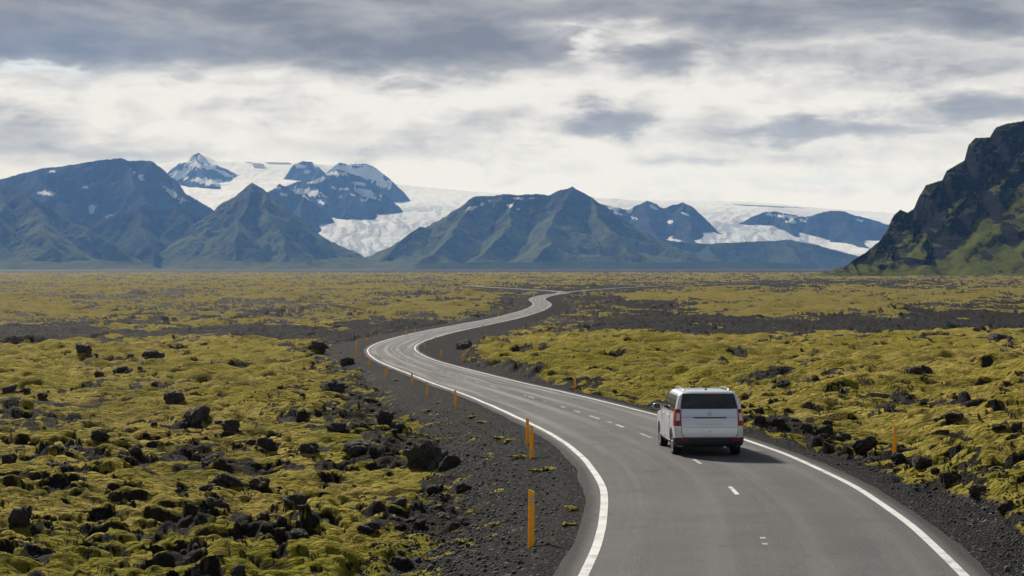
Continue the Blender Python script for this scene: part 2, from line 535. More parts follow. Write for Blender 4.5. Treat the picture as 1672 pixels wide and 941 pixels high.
def ground(x, y, want_masks=True):
    """height and cover of the land at (x, y); arrays in, dict of arrays out"""
    x = np.asarray(x, float).ravel(); y = np.asarray(y, float).ravel()
    r = np.hypot(x, y)
    base = ZC - hprof(y)
    Yc = np.maximum(y, 5.0)
    # where a point of the bare plain lies, as bearing (pu) and depression (pv): coordinates for laying out lava, sand and moss
    pu = CX + FPX * x / Yc
    pv = HOR + FPX * hprof(y) / Yc
    d1 = road_dist(x, y, RC)
    d2 = road_dist(x, y, RC2)
    ad = np.abs(d1)
    left = d1 < 0
    jit = fbm(x/7.0, y/7.0, 3, 3) * 0.9 + fbm(x/1.6, y/1.6, 5, 2) * 0.35
    vL = np.interp(y, [0, 24, 60, 100, 150, 190, 230, 400, 900], [6.8, 6.5, 6.2, 6.6, 6.0, 8.2, 10, 9.5, 9])
    vR = np.interp(y, [0, 24, 60, 130, 165, 190, 240, 330, 450, 900], [4.9, 4.9, 4.7, 5.0, 6.2, 9.2, 11.5, 9.0, 11, 9])
    vw = np.where(left, vL, vR)
    verge = sst(ad - jit * np.where(left, 1.0, .6), vw + 0.6, vw - 0.6)
    verge2 = sst(np.abs(d2) - jit*2, 7.0, 4.5)
    lava = 1 - np.maximum(verge, verge2)

    # sand and rubble bands between the lava flows
    wob = fbm(x/26, y/60, 21, 4) * 15
    band = np.zeros_like(x)
    rs_pre = fbm(x/7, y/14, 23, 4, .6)
    farw = sst(y, 150, 230)
    pvw = pv + wob * farw * np.interp(pv, [440, 520, 640], [.3, 1.0, 1.0])
    for cx, cy_, rx, ry, rot, am in [(180, 539, 420, 9, 0.0, 1.), (520, 545, 120, 11, 0.05, .9), (1150, 527, 190, 13, 0.0, .85), (1480, 527, 300, 15, -.03, .95),
                                     (1010, 500, 120, 13, .05, .75), (960, 470, 170, 5, 0, .8), (1380, 462, 240, 5, 0, 1.), (760, 478, 130, 6, 0, .55),
                                     (1240, 466, 260, 4, -.0, .6), (640, 532, 110, 14, -.06, .8), (840, 492, 75, 9, -.2, .6), (350, 508, 200, 4, 0, .5), (1590, 497, 160, 4, 0, .5)]:
        band = np.maximum(band, ell(pu, pvw, cx, cy_, rx, ry, rot) * am)
    # outwash far out
    band = np.maximum(band, sst(r, 3300, 4600) * .95)
    sand = sst(band + rs_pre * .75, .42, .70) * lava

    near = sst(y, 330, 200)
    # ---- relief of the lava
    f = lambda lam: sst(lam / np.maximum(r * 0.0042, 0.03), 1.2, 3.0)       # fade what the mesh cannot hold
    big = fbm(x/34, y/34, 31, 2)
    mid = np.abs(gn(x/8.5 + big*.3, y/6.5, 41))
    z = big * 0.75 + (mid - .25) * .62
    p2 = np.abs(gn(x/3.4 + .35*gn(x/5, y/5, 44), y/2.3, 42)) * f(2.6)
    p3 = np.abs(gn(x/1.35 + .3*gn(x/2.1, y/2.1, 45), y/.95 + x*.12, 43)) * f(1.1)
    
    w1, r1, _, _ = worley(x/1.25 + .25*gn(x/1.1, y/1.1, 48), y/.85 + x*.16 + .25*gn(x/.9, y/.9, 49), 3)
    w2, r2, _, _ = worley(x/.50 + .3*gn(x/.6, y/.6, 56), y/.36 + x*.5, 4)
    patchy = .35 + .65 * sst(fbm(x/9, y/9, 57, 2), -.35, .3)
    cush1 = (1 - np.minimum(w1, 1)**2) * (.55 + .9 * r1) * f(1.0) * patchy
    cush2 = (1 - np.minimum(w2, 1)**2) * (.5 + r2) * f(.42)
    z = z + (p2 - .25) * .44 * (1 + 1.0 * sst(y, 75, 140)) + (p3 - .25) * .16 + (cush1 - .5) * .36 + (cush2 - .5) * .20
    z = z + fbm(x/.24, y/.2, 47, 2) * .022 * f(.22)
    # long swells that stand up at grazing view further out
    fw = sst(y, 120, 420)
    sw = np.abs(gn(x/42, y/26, 51)) - .25
    sw2 = np.abs(gn(x/15, y/17, 52)) - .25
    z = z + fw * (sw * 2.6 + sw2 * 1.7) + sst(y, 500, 1200) * (np.abs(gn(x/120, y/60, 53)) - .25) * 3.0
    # ---- bare rock
    rn = fbm(x/11, y/11, 61, 3)
    rs = fbm(x/2.2, y/2.2, 64, 3)
    rmask = np.interp(pv, [440, 470, 520, 548, 575, 1000], [.44, .44, .42, .30, .12, .08]) + rn * .50 + rs * .40 + fbm(x/4.5, y/9, 66, 2) * .22 * sst(y, 150, 300) + (fbm(x/70, y/130, 67, 4, .6) * .62 + .03) * sst(y, 260, 420)
    # rocky rims beside the road, broken ground at the lower left
    rim = np.where(left, sst(ad, vw + 6.5, vw + .6), sst(ad, vw + 2.6, vw + .3)) * (1 - verge)
    rmask = rmask + rim * np.interp(y, [0, 30, 60, 130, 400], [.10, .14, .24, .42, .42])
    for cx, cy_, rx, ry, am in [(560, 690, 110, 50, .10), (380, 800, 150, 45, .10), (90, 890, 150, 50, .16), (300, 665, 50, 24, .22), (690, 745, 60, 45, .16), (150, 690, 140, 40, .10),
                                (790, 600, 120, 26, .45), (1620, 780, 60, 20, .2), (930, 515, 110, 40, .32), (160, 600, 90, 16, .14), (610, 640, 50, 60, .3)]:
        rmask = rmask + ell(pu, pv, cx, cy_, rx, ry, 0, .7) * am
    for cx, cy_, rx, ry, am in [(520, 900, 190, 40, .45), (1250, 640, 150, 40, .15), (900, 600, 90, 14, .35), (860, 582, 90, 12, .3), (1110, 550, 260, 9, .4),
                                (620, 690, 60, 14, .3), (240, 760, 260, 30, .12), (200, 580, 260, 22, .12), (1300, 585, 400, 18, .25), (1550, 620, 200, 60, .1), (1060, 620, 90, 25, .2), (1290, 484, 330, 10, .25)]:
        rmask = rmask - ell(pu, pv, cx, cy_, rx, ry, 0, .6) * am
    for bx, by, bw, bh in BOULDER_SPOTS:
        k = np.where((np.abs(pu - bx) < bw * 1.8) & (np.abs(pv - by) < bh * 1.6))[0]
        if len(k):
            rmask[k] += ell(pu[k], pv[k], bx, by, bw * 1.1, bh * .8, 0, .9) * .17
    flatgreen = ell(pu, pv, 520, 905, 230, 40, 0, .6)
    # small dark holes between the cushions
    hol = gn(x/2.6, y/1.9, 71) + .55 * gn(x/.95, y/.8, 72)
    hol1 = gn(x/1.05, y/.95 + x*.2, 76) + .5 * gn(x/.42, y/.40, 77) + .45 * fbm(x/7, y/7, 78, 2)
    hole = np.maximum(sst(hol, .52, .72), sst(hol1, .40, .60) * f(.75)) * f(1.0) * (1 - flatgreen*.7)
    hol2 = gn(x/4.4, y/6.5, 74) + .6 * gn(x/1.9, y/3.0, 75)
    hole = np.maximum(hole, sst(hol2, .30, .50) * sst(y, 60, 120) * sst(y, 460, 300) * (1 - flatgreen))
    rock = sst(rmask, .50, .66)
    rock = np.maximum(rock, sand * sst(rs + rn, -.1, .5) * .0)
    z = z - hole * (.30 + .4 * sst(y, 90, 180)) * (1 - rock)
    b1, q1, u1, v1 = worley(x/1.25 + .25*gn(x/.8, y/.8, 81), y/1.05 + .25*gn(x/.8, y/.8, 82), 5)
    b2, q2, u2, v2 = worley(x/.62 + .15*gn(x/.3, y/.3, 83), y/.55, 6)
    b3, q3, _, _ = worley(x/.26, y/.22, 7)
    blk1 = np.sqrt(np.maximum(1 - (b1/.95)**2, 0)) * (q1**1.8) * .50 + (u1 * (q1 - .5) + v1 * (q1 * 7 % 1 - .5)) * .16
    blk2 = np.sqrt(np.maximum(1 - (b2/.95)**2, 0)) * (.2 + q2) * .27
    blk3 = (1 - np.minimum(b3, 1)**2) * (.3 + q3) * .10
    rr = blk1 * f(1.6) + blk2 * f(.6) + blk3 * f(.24) - .26 + (fbm(x/.35, y/.3, 85, 3, .6)) * .07 * f(.3)
    z = z + rock * rr
    z = z * (1 - flatgreen * .72)
    z = z * np.where(left & (ad < 900), 1 - .60 * sst(ad, vw + 4.5, vw - .5) * sst(y, 75, 40), 1)
    # sand is low and nearly level
    zs = fbm(x/12, y/12, 91, 3) * .18 + fbm(x/1.3, y/1.3, 95, 2) * .05 * f(1.2) - .35
    zsr = zs + blk1 * 1.0 + blk2 * .6 + (np.abs(gn(x/9, y/9, 97)) - .25) * .9 * sst(y, 150, 260)
    z = z * (1 - sand) + zsr * sand
    # field levels relative to the road
    offL = np.interp(y, [0, 26, 60, 110, 200, 300], [-.85, -.95, -1.0, -.7, -.2, -.2])
    offR = np.interp(y, [0, 26, 60, 110, 200, 300], [.0, .05, .25, .5, .3, .1])
    off = np.where(left & (ad < 900), offL, offR)
    side = np.clip((x - np.interp(y, RC[:, 1], RC[:, 0])) / 3.0, -1, 1) * .5 + .5
    off = np.where(ad > 900, offL * (1 - side) + offR * side, off)
    far_r = sst(ad, 5, 22)
    off = off + far_r * side * np.interp(y, [0, 30, 90, 200, 300], [.55, .7, .9, .4, .0])
    off = off + ell(pu, pv, 1660, 800, 150, 70, 0, .7) * .5
    zl = z + off
    # shoulder and embankment
    slope = np.where(left, np.interp(y, [0, 60, 150, 230], [.30, .32, .2, .08]), np.interp(y, [0, 60, 230], [.13, .12, .10]))
    zv = -.012 - np.maximum(ad - ASPH - .35, 0) * slope
    zv = np.maximum(zv, np.where(left, offL - .25, -.5))
    zv = zv + fbm(x/.9, y/.9, 101, 2) * .05 * f(.8) * sst(ad, 3.7, 4.8) + fbm(x/.22, y/.22, 103, 1) * .014 * f(.22) * sst(ad, 3.7, 4.3)
    zt = zv * verge + zl * (1 - verge)
    zt = np.where(verge2 > verge, zt * (1 - verge2) + (-.1) * verge2, zt)
    zt = zt - sst(ad, ASPH - .10, ASPH - .35) * .12
    zt = zt - sst(np.abs(d2), 2.9, 2.4) * .05
    out = dict(z=base + zt)
    if want_masks:
        gravel = np.clip(np.maximum(np.maximum(verge, verge2), sand), 0, 1)
        moss = (1 - sst(rmask + hole * .5, .40, .58)) * (1 - hole * .9) * (1 - gravel)
        # moss has taken the tops of some blocks
        cap = sst(blk1 * 1.3 + blk2 * .5 + fbm(x/1.7, y/1.7, 87, 3) * .75, .42, .62) * rock * (1 - gravel)
        moss = np.maximum(moss, cap * .85)
        # tufts that have crept onto the verge
        cre = sst(fbm(x/1.1, y/1.1, 111, 3) + (ad - vw) * .16, .36, .55) * verge * sst(ad, 4.6, 5.4)
        moss = np.maximum(moss, cre * .8)
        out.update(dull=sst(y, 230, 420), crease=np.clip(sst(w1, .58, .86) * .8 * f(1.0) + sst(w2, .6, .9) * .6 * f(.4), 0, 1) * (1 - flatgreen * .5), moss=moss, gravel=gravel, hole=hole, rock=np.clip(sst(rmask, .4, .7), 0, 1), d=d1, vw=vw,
                   lush=np.clip(flatgreen + ell(pu, pv, 190, 880, 300, 80, 0, .7) * .7 + ell(pu, pv, 620, 690, 90, 22, 0, .6) + rim * .4 + ell(pu, pv, 900, 600, 140, 30, 0, .7) * .5 + ell(pu, pv, 1500, 770, 260, 50, 0.2, .7) * .35, 0, 1),  # near-left ellipse: greener moss, also cloud shade put into its colour
                   pale=sst(r, 7500, 8200) * sst(r, 9500, 9000))
    return out


def ray_ground(px, py, y0=18.0, y1=1500.0):
    """world point of the land seen at the photo's pixel (px, py)"""
    Y = np.exp(np.linspace(math.log(y0), math.log(y1), 5000))
    X = (px - CX) / FPX * Y
    zr = ZC - (py - HOR) / FPX * Y
    zg = ground(X, Y, False)['z']
    hit = np.where(zr <= zg)[0]
    k = hit[0] if len(hit) else len(Y) - 1
    return Vector((X[k], Y[k], zg[k]))


def zat(x, y):
    return float(ground(np.array([x]), np.array([y]), False)['z'][0])


# ------------------------------------------------------------------ materials of the land
def ground_material():
    m, g = new_mat('lava_moss_ground')
    P = g.pos()
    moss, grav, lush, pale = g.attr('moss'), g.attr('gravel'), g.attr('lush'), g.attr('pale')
    nbig = g.noise(P, 0.055, 3, 0.5)
    nmid = g.noise(P, 0.7, 4, 0.6)
    nfin = g.noise(P, 7.0, 5, 0.65)
    nvf = g.noise(P, 38.0, 3, 0.6)
    # moss: straw yellow, olive and fresh green
    c = g.mix(g.ss(nmid, 0.33, 0.68), (0.160, 0.130, 0.020), (0.345, 0.275, 0.066))
    c = g.mix(g.ss(nbig, 0.40, 0.66), c, (0.200, 0.170, 0.018))
    c = g.mix(g.mul(g.ss(nfin, 0.50, 0.75), 0.6), c, (0.50, 0.41, 0.150))
    c = g.mix(g.mul(g.ss(nfin, 0.46, 0.26), 0.75), c, (0.052, 0.043, 0.008))
    ol = g.ss(g.noise(P, 0.16, 5, 0.65), 0.50, 0.64)
    bn = g.ss(g.noise(P, 0.38, 5, 0.65), 0.54, 0.66)
    c = g.mix(g.mul(bn, 0.5), c, g.mix(nfin, (0.085, 0.062, 0.022), (0.19, 0.145, 0.060)))
    c = g.mix(g.mul(ol, 0.72), c, g.mix(nmid, (0.060, 0.058, 0.010), (0.125, 0.110, 0.014)))
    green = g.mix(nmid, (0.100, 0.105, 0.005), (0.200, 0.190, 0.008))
    c = g.mix(g.mul(lush, 0.75), c, green)  # greener moss; at the near left also cloud shade put into the colour
    spk = g.ss(g.noise(P, 16.0, 3, 0.7), 0.58, 0.68)
    c = g.mix(g.mul(spk, 0.6), c, (0.045, 0.034, 0.012))
    sp2 = g.ss(g.noise(g.pos((1.0, 1.7, 1.5)), 4.6, 4, 0.65), 0.56, 0.66)
    c = g.mix(g.mul(sp2, 0.65), c, (0.052, 0.042, 0.011))
    c = g.mix(g.mul(g.attr('dull'), 0.75), c, g.mix(nmid, (0.090, 0.076, 0.022), (0.235, 0.190, 0.052)))
    c = g.mix(g.ss(g.add(g.attr('crease'), g.mul(g.sub(nfin, 0.5), 0.6)), 0.25, 0.75, 0.0, 0.8), c, (0.032, 0.027, 0.008))  # darkens creases between cushions: brown soil, plus cushion shade put into the colour
    # rock
    rk = g.mix(g.ss(nfin, 0.3, 0.72), (0.012, 0.0112, 0.0102), (0.052, 0.047, 0.041))
    lich = g.ss(g.noise(P, 11.0, 4, 0.7), 0.60, 0.72)
    rk = g.mix(g.mul(lich, 0.5), rk, (0.105, 0.100, 0.088))
    rk = g.mix(g.mul(g.ss(nmid, 0.5, 0.72), 0.5), rk, (0.062, 0.052, 0.018))
    # gravel and ash
    vc = g.n('ShaderNodeTexVoronoi'); g.put(vc.inputs['Vector'], P); vc.inputs['Scale'].default_value = 17.0
    sp = g.n('ShaderNodeSeparateColor'); g.put(sp.inputs[0], vc.outputs['Color'])
    gv = g.mix(sp.outputs[0], (0.0135, 0.0135, 0.014), (0.044, 0.043, 0.0435))
    gv = g.mix(g.ss(sp.outputs[1], 0.93, 0.97), gv, (0.17, 0.165, 0.16))
    gv = g.mix(g.ss(nmid, 0.35, 0.65), g.mix(0.5, gv, (0.028, 0.027, 0.027)), gv)
    gv = g.mix(g.mul(g.ss(nbig, .5, .7), 0.3), gv, (0.062, 0.052, 0.040))
    gv = g.mix(g.mul(g.attr('dull'), .85), gv, g.mix(nfin, (0.010, 0.0095, 0.0088), (0.034, 0.031, 0.027)))
    gv = g.mix(g.mul(pale, .5), gv, (0.12, 0.118, 0.115))
    mf = g.ss(g.add(moss, g.mul(g.sub(nfin, 0.5), 0.55)), 0.40, 0.60)
    gf = g.ss(g.add(grav, g.mul(g.sub(nmid, 0.5), 0.5)), 0.42, 0.58)
    bare = g.mix(gf, rk, gv)
    col = g.mix(mf, bare, c)
    hm = g.add(g.mul(nfin, 0.9), g.mul(nvf, 0.35))
    stretch = g.noise(g.pos((1.1, 2.2, 2.0)), 3.2, 4, 0.6)
    pil = g.voro(g.pos((1.0, 1.6, 1.0)), 3.4)
    pil = g.add(g.mul(pil, -1.3), g.mul(g.voro(g.pos((1.0, 1.5, 1.0)), 8.5), -0.5))
    hm = g.add(g.add(hm, g.mul(stretch, 1.8)), pil)
    hr = g.add(g.mul(g.noise(P, 5.0, 7, 0.7), 2.2), g.mul(nvf, 0.25))
    hg = g.mul(vc.outputs['Distance'], -1.2)
    h = g.n('ShaderNodeMix', data_type='FLOAT')
    g.put(h.inputs[0], gf); g.put(h.inputs[2], hr); g.put(h.inputs[3], hg)
    h2 = g.n('ShaderNodeMix', data_type='FLOAT')
    g.put(h2.inputs[0], mf); g.put(h2.inputs[2], h.outputs[0]); g.put(h2.inputs[3], hm)
    nor = g.bump(h2.outputs[0], 1.0, 0.10)
    g.surf(col, g.mix(mf, (0.82, 0.82, 0.82), (0.96, 0.96, 0.96)), nor, 0.03)
    return m


MAT_GROUND = ground_material()


def build_ground():
    az = [0.0]
    dense = np.arange(-0.40, 0.4001, 0.00058)
    outer = np.concatenate([np.linspace(-np.pi, -0.9, 26, endpoint=False), np.linspace(-0.9, -0.40, 60, endpoint=False)])
    az = np.concatenate([outer, dense, -outer[::-1]])
    az = az[az < np.pi - 1e-6]
    rr = list(np.arange(2.0, 19.0, 0.5)); r = 19.0
    while r < 22800:
        rr.append(r)
        k = 0.0027 if r < 120 else 0.0034 if r < 330 else (0.0058 if r < 3400 else 0.03)
        r *= 1 + k
    rr = np.array(rr)
    RR, AA = np.meshgrid(rr, az, indexing='ij')
    x = (RR * np.sin(AA)).ravel(); y = (RR * np.cos(AA)).ravel()
    gd = ground(x, y)
    z = gd['z']
    V = np.stack([x, y, z], 1)
    nr, nc = len(rr), len(az)
    F = grid_faces(nr, nc, wrap=True)[:, ::-1]
    # bare rock shows on the steep sides of the moss cushions
    Z = z.reshape(nr, nc)
    dzr = np.gradient(Z, axis=0) / np.gradient(RR, axis=0)
    dza = np.gradient(Z, axis=1) / (np.gradient(AA, axis=1) * RR)
    sl = np.sqrt(dzr**2 + dza**2).ravel()
    rough = fbm(x/3.1, y/3.1, 121, 2)
    moss = gd['moss'] * (1 - sst(sl + rough * .35, .95, 1.35) * .9)
    # close the hole under the camera
    V = np.vstack([V, [[0, 0, z[:nc].mean()]]])
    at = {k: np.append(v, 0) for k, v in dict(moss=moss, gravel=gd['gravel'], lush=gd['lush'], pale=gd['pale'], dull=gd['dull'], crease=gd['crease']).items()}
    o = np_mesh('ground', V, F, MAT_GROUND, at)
    tag(o, kind='structure')
    o.data.update()
    return o


build_ground()


# ------------------------------------------------------------------ road
def road_material():
    m, g = new_mat('asphalt')
    P = g.pos()
    u = g.attr('across')       # metres from the centre line
    s = g.attr('along')
    nb = g.noise(P, 0.35, 4, 0.6)
    nf = g.noise(P, 46.0, 3, 0.7)
    vor = g.voro(P, 70.0)
    st = g.noise(g.vec(g.mul(u, 1.5), g.mul(s, 0.040), 0.0), 1.0, 5, 0.62, 0.4)
    st2 = g.noise(g.vec(g.mul(u, 7.0), g.mul(s, 0.10), 4.0), 1.0, 4, 0.6, 0.2)
    c = g.mix(g.ss(nb, 0.3, 0.7), (0.070, 0.070, 0.072), (0.092, 0.092, 0.094))
    au = g.m('ABSOLUTE', u)
    far = g.ss(s, 92.0, 150.0, 0.22, 1.35)
    # paler worn wheel tracks, darker middle of each lane
    tr = g.add(g.ss(g.m('ABSOLUTE', g.sub(au, 0.75)), 0.42, 0.05), g.ss(g.m('ABSOLUTE', g.sub(au, 2.25)), 0.42, 0.05))
    c = g.mix(g.mul(g.mul(tr, g.ss(st, 0.35, 0.62, 0.15, 0.85)), far), c, (0.185, 0.185, 0.188))
    c = g.mix(g.mul(g.mul(g.ss(st2, 0.50, 0.74), 0.5), far), c, (0.175, 0.175, 0.178))
    c = g.mix(g.mul(g.mul(g.ss(st, 0.50, 0.30), 0.6), far), c, (0.044, 0.044, 0.046))
    c = g.mix(g.mul(g.ss(nf, 0.45, 0.72), 0.7), c, (0.19, 0.19, 0.19))
    c = g.mix(g.mul(g.ss(nf, 0.45, 0.25), 0.6), c, (0.028, 0.028, 0.029))
    # edge of the surface breaks up into dust
    ed = g.ss(g.add(au, g.mul(g.sub(nb, .5), .3)), HALF + 0.08, HALF + 0.36)
    c = g.mix(g.mul(ed, 0.92), c, g.mix(nf, (0.010, 0.010, 0.0105), (0.040, 0.0395, 0.0395)))
    patch = g.noise(P, 0.9, 6, 0.7)
    c = g.mix(g.mul(g.ss(patch, .56, .70), .45), c, (0.050, 0.050, 0.051))
    c = g.mix(g.mul(g.ss(g.noise(P, 120.0, 2, .6), .60, .70), .6), c, (0.26, 0.26, 0.255))
    nor = g.bump(g.add(nf, vor), 0.8, 0.010)
    g.surf(c, g.ss(st, 0.3, 0.7, 0.92, 0.80), nor, 0.14)
    return m


def paint_material():
    m, g = new_mat('worn_white_paint')
    P = g.pos()
    n1 = g.noise(P, 1.7, 6, 0.72)
    n2 = g.noise(P, 30.0, 4, 0.7)
    n3 = g.noise(P, 0.5, 3, 0.5)
    wear = g.add(g.mul(n1, 0.6), g.mul(n2, 0.4))
    f = g.mul(g.ss(wear, 0.43, 0.56), 0.8)
    w = g.attr('worn')
    f = g.ss(g.add(wear, g.mul(w, 0.30)), 0.54, 0.74, 0.0, 0.9)
    c = g.mix(f, g.mix(n3, (0.46, 0.46, 0.455), (0.60, 0.60, 0.59)), (0.10, 0.10, 0.10))
    g.surf(c, 0.7, g.bump(n2, 0.3, 0.004), 0.3)
    return m


MAT_ROAD = road_material()
MAT_PAINT = paint_material()


def smooth_profile(C):
    z = ZC - hprof(C[:, 1])
    k = 21
    pad = np.concatenate([np.full(k, z[0]), z, np.full(k, z[-1])])
    return np.convolve(pad, np.ones(2*k+1)/(2*k+1), mode='valid')


def crown(u):
    return 0.05 * (1 - (np.abs(u) / ASPH)**1.5)


def strip(name, C, offs, mat, lift, zc=None, worn=None, kind='structure'):
    N = normals2(C)
    z = zc if zc is not None else smooth_profile(C)
    off = np.asarray(offs)
    cols = off.shape[-1]
    O = off if off.ndim == 2 else np.repeat(off[None], len(C), 0)
    X = C[:, None, 0] + N[:, None, 0] * O
    Y = C[:, None, 1] + N[:, None, 1] * O
    Zz = ZC - hprof(Y.ravel()).reshape(Y.shape) + crown(O) + lift
    s = np.concatenate([[0], np.cumsum(np.hypot(*np.diff(C, axis=0).T))])
    V = np.stack([X, Y, Zz], -1).reshape(-1, 3)
    at = dict(across=O.ravel(), along=np.repeat(s[:, None], cols, 1).ravel())
    if worn is not None:
        at['worn'] = np.repeat(worn[:, None], cols, 1).ravel()
    F = grid_faces(len(C), cols)[:, ::-1]
    o = np_mesh(name, V, F, mat, at)
    if kind:
        tag(o, kind=kind)
    return o


RZ = smooth_profile(RC)


def build_road():
    js = np.arange(len(RC))
    el = gn(js / 7.0, js * 0 + .5, 5) * .07 + gn(js / 2.1, js * 0 + .5, 6) * .04
    er = gn(js / 7.0, js * 0 + 9.5, 7) * .07 + gn(js / 2.1, js * 0 + 3.5, 8) * .04
    base = np.linspace(-ASPH, ASPH, 15)
    O = np.repeat(base[None], len(RC), 0)
    O[:, 0] += el; O[:, -1] += er
    o = strip('road', RC, O, MAT_ROAD, 0.0, RZ)
    # turned-down edges so the slab has thickness
    bm = bmesh.new(); bm.from_mesh(o.data)
    be = [e for e in bm.edges if e.is_boundary]
    for e in be: e.smooth = False
    ex = bmesh.ops.extrude_edge_only(bm, edges=be)
    for v in ex['geom']:
        if isinstance(v, bmesh.types.BMVert):
            v.co.z -= .22
    bm.to_mesh(o.data); bm.free()
    o.data.polygons.foreach_set('use_smooth', np.ones(len(o.data.polygons), dtype=bool))
    s2 = strip('side_road', RC2, np.linspace(-2.6, 2.6, 5), MAT_ROAD, 0.12)
    w = 0.082
    for sgn in (-1, 1):
        wob = gn(js / 9.0, js * 0 + 2.2 * sgn, 15) * .03
        offs = np.stack([sgn * HALF + wob - w, sgn * HALF + wob + w], 1)
        worn = np.clip(.20 + gn(js / 30.0, js * 0 + sgn, 16) * .3 + sst(RC[:, 1], 320, 420) * .25, 0, 1)
        strip('edge_line_marking', RC, offs, MAT_PAINT, 0.006, RZ, worn)
    # centre dashes
    s = np.concatenate([[0], np.cumsum(np.hypot(*np.diff(RC, axis=0).T))])
    ys = RC[:, 1]
    s_of = lambda Y: float(np.interp(Y, ys[:1450], s[:1450]))
    dashes = [(27.05, .16, .6), (27.75, .16, .55), (34.3, 1.5, .25), (41.1, 1.3, .45), (49.8, 2.3, .35), (55.2, 1.5, .2), (57.6, .9, .4), (60.2, 2.1, .15), (64.8, 1.4, .2),
              (68.6, 1.2, .3), (74.5, 1.0, .5), (78.5, 2.2, .2), (81.5, 1.0, .3), (88.5, .8, .4), (93, 2.6, .3)]
    y = 101.0
    while y < 330:
        dashes.append((y, rnd.uniform(1.4, 3.0), rnd.uniform(.25, .65))); y += rnd.uniform(5.0, 7.5)
    s0 = s_of(20.0)
    for k in range(1, 6):
        dashes.append((20 - 6*k, 1.5, .3))
    verts, faces, worn = [], [], []
    N = normals2(RC)
    for Y, L, wn in dashes:
        wn = min(wn + .22, .8) if Y > 48 else wn
        a = s_of(Y)
        tt = np.linspace(a, a + L, max(2, int(L / .4) + 1))
        i0 = len(verts)
        for t in tt:
            cx_ = np.interp(t, s, RC[:, 0]); cyy = np.interp(t, s, RC[:, 1]); zz = np.interp(t, s, RZ)
            nx = np.interp(t, s, N[:, 0]); ny = np.interp(t, s, N[:, 1])
            for sg in (-.05, .05):
                verts.append((cx_ + nx*sg, cyy + ny*sg, ZC - float(hprof(cyy + ny*sg)) + .05 + .006)); worn.append(wn)
        for k in range(len(tt) - 1):
            faces.append((i0 + 2*k, i0 + 2*k + 1, i0 + 2*k + 3, i0 + 2*k + 2))
    o = np_mesh('centre_line_marking', np.array(verts), np.array(faces), MAT_PAINT, dict(worn=np.array(worn)))
    tag(o, kind='structure')


build_road()


# ------------------------------------------------------------------ mountains
def mountain_material(name, rock_a, rock_b, grass_a, grass_b, scale, scree=(0.042, 0.038, 0.039)):
    m, g = new_mat(name)
    P = g.pos()
    grass, snow, scr = g.attr('grass'), g.attr('snow'), g.attr('scree')
    n1 = g.noise(P, 3.0 / scale, 5, 0.6)
    n2 = g.noise(P, 16.0 / scale, 5, 0.65)
    rk = g.mix(g.ss(n2, 0.3, 0.7), rock_a, rock_b)
    rk = g.mix(g.ss(g.add(scr, g.mul(g.sub(n2, .5), .6)), 0.4, 0.6), rk, scree)
    sz_ = g.n('ShaderNodeSeparateXYZ'); g.put(sz_.inputs[0], P)
    bands = g.noise(g.vec(g.mul(sz_.outputs[0], .10 / scale), g.mul(sz_.outputs[1], .10 / scale), g.mul(sz_.outputs[2], 7.0 / scale)), 1.0, 5, .62, .25)
    rk = g.mix(g.ss(bands, .42, .62, 0.0, .75), rk, tuple(q * .55 for q in rock_a))
    gr = g.mix(g.ss(n1, 0.3, 0.7), grass_a, grass_b)
    gr = g.mix(g.mul(g.ss(n2, 0.5, 0.75), 0.5), gr, tuple(x*1.35 for x in grass_b))
    gf = g.ss(g.add(grass, g.mul(g.sub(n2, 0.5), 0.5)), 0.34, 0.72)
    c = g.mix(gf, rk, gr)
    sf = g.ss(g.add(snow, g.mul(g.sub(n2, 0.5), 0.45)), 0.45, 0.55)
    c = g.mix(sf, c, (0.74, 0.76, 0.80))
    nor = g.bump(n2, 1.0, 9.0 * scale / 100.0)
    g.surf(c, 0.95, nor, 0.02)
    return m


def ice_material():
    m, g = new_mat('glacier_ice')
    P = g.pos((1.0, 0.45, 1.0))
    ice = g.attr('ice')
    rk = g.attr('rock')
    dirt = g.noise(g.pos((1.0, .12, .3)), 0.012, 5, 0.65, 0.4)
    n2 = g.noise(P, 0.012, 5, 0.6)
    fl = g.attr('flow'); yy = g.n('ShaderNodeSeparateXYZ'); g.put(yy.inputs[0], g.pos())
    cre = g.add(g.mul(g.noise(g.vec(g.mul(fl, .060), g.mul(yy.outputs[1], .0013), 0.0), 1.0, 6, 0.58, 0.9), .9), g.mul(g.noise(g.pos((.6, 1.0, 1.0)), 0.014, 5, 0.65, 0.8), .10))
    c = g.mix(g.ss(n2, 0.35, 0.7), (0.50, 0.525, 0.57), (0.60, 0.615, 0.64))
    old = g.mix(g.ss(cre, 0.42, 0.58), (0.17, 0.205, 0.26), (0.47, 0.50, 0.55))
    old = g.mix(g.mul(g.ss(dirt, 0.52, 0.68), 0.55), old, (0.20, 0.22, 0.245))
    c = g.mix(g.mul(ice, 0.85), c, old)
    rc = g.mix(n2, (0.035, 0.037, 0.042), (0.085, 0.085, 0.09))
    c = g.mix(g.ss(g.add(rk, g.mul(g.sub(n2, .5), .5)), 0.45, 0.55), c, rc)
    nor = g.bump(g.add(n2, cre), 1.0, 18.0)
    g.surf(c, 0.8, nor, 0.05)
    return m


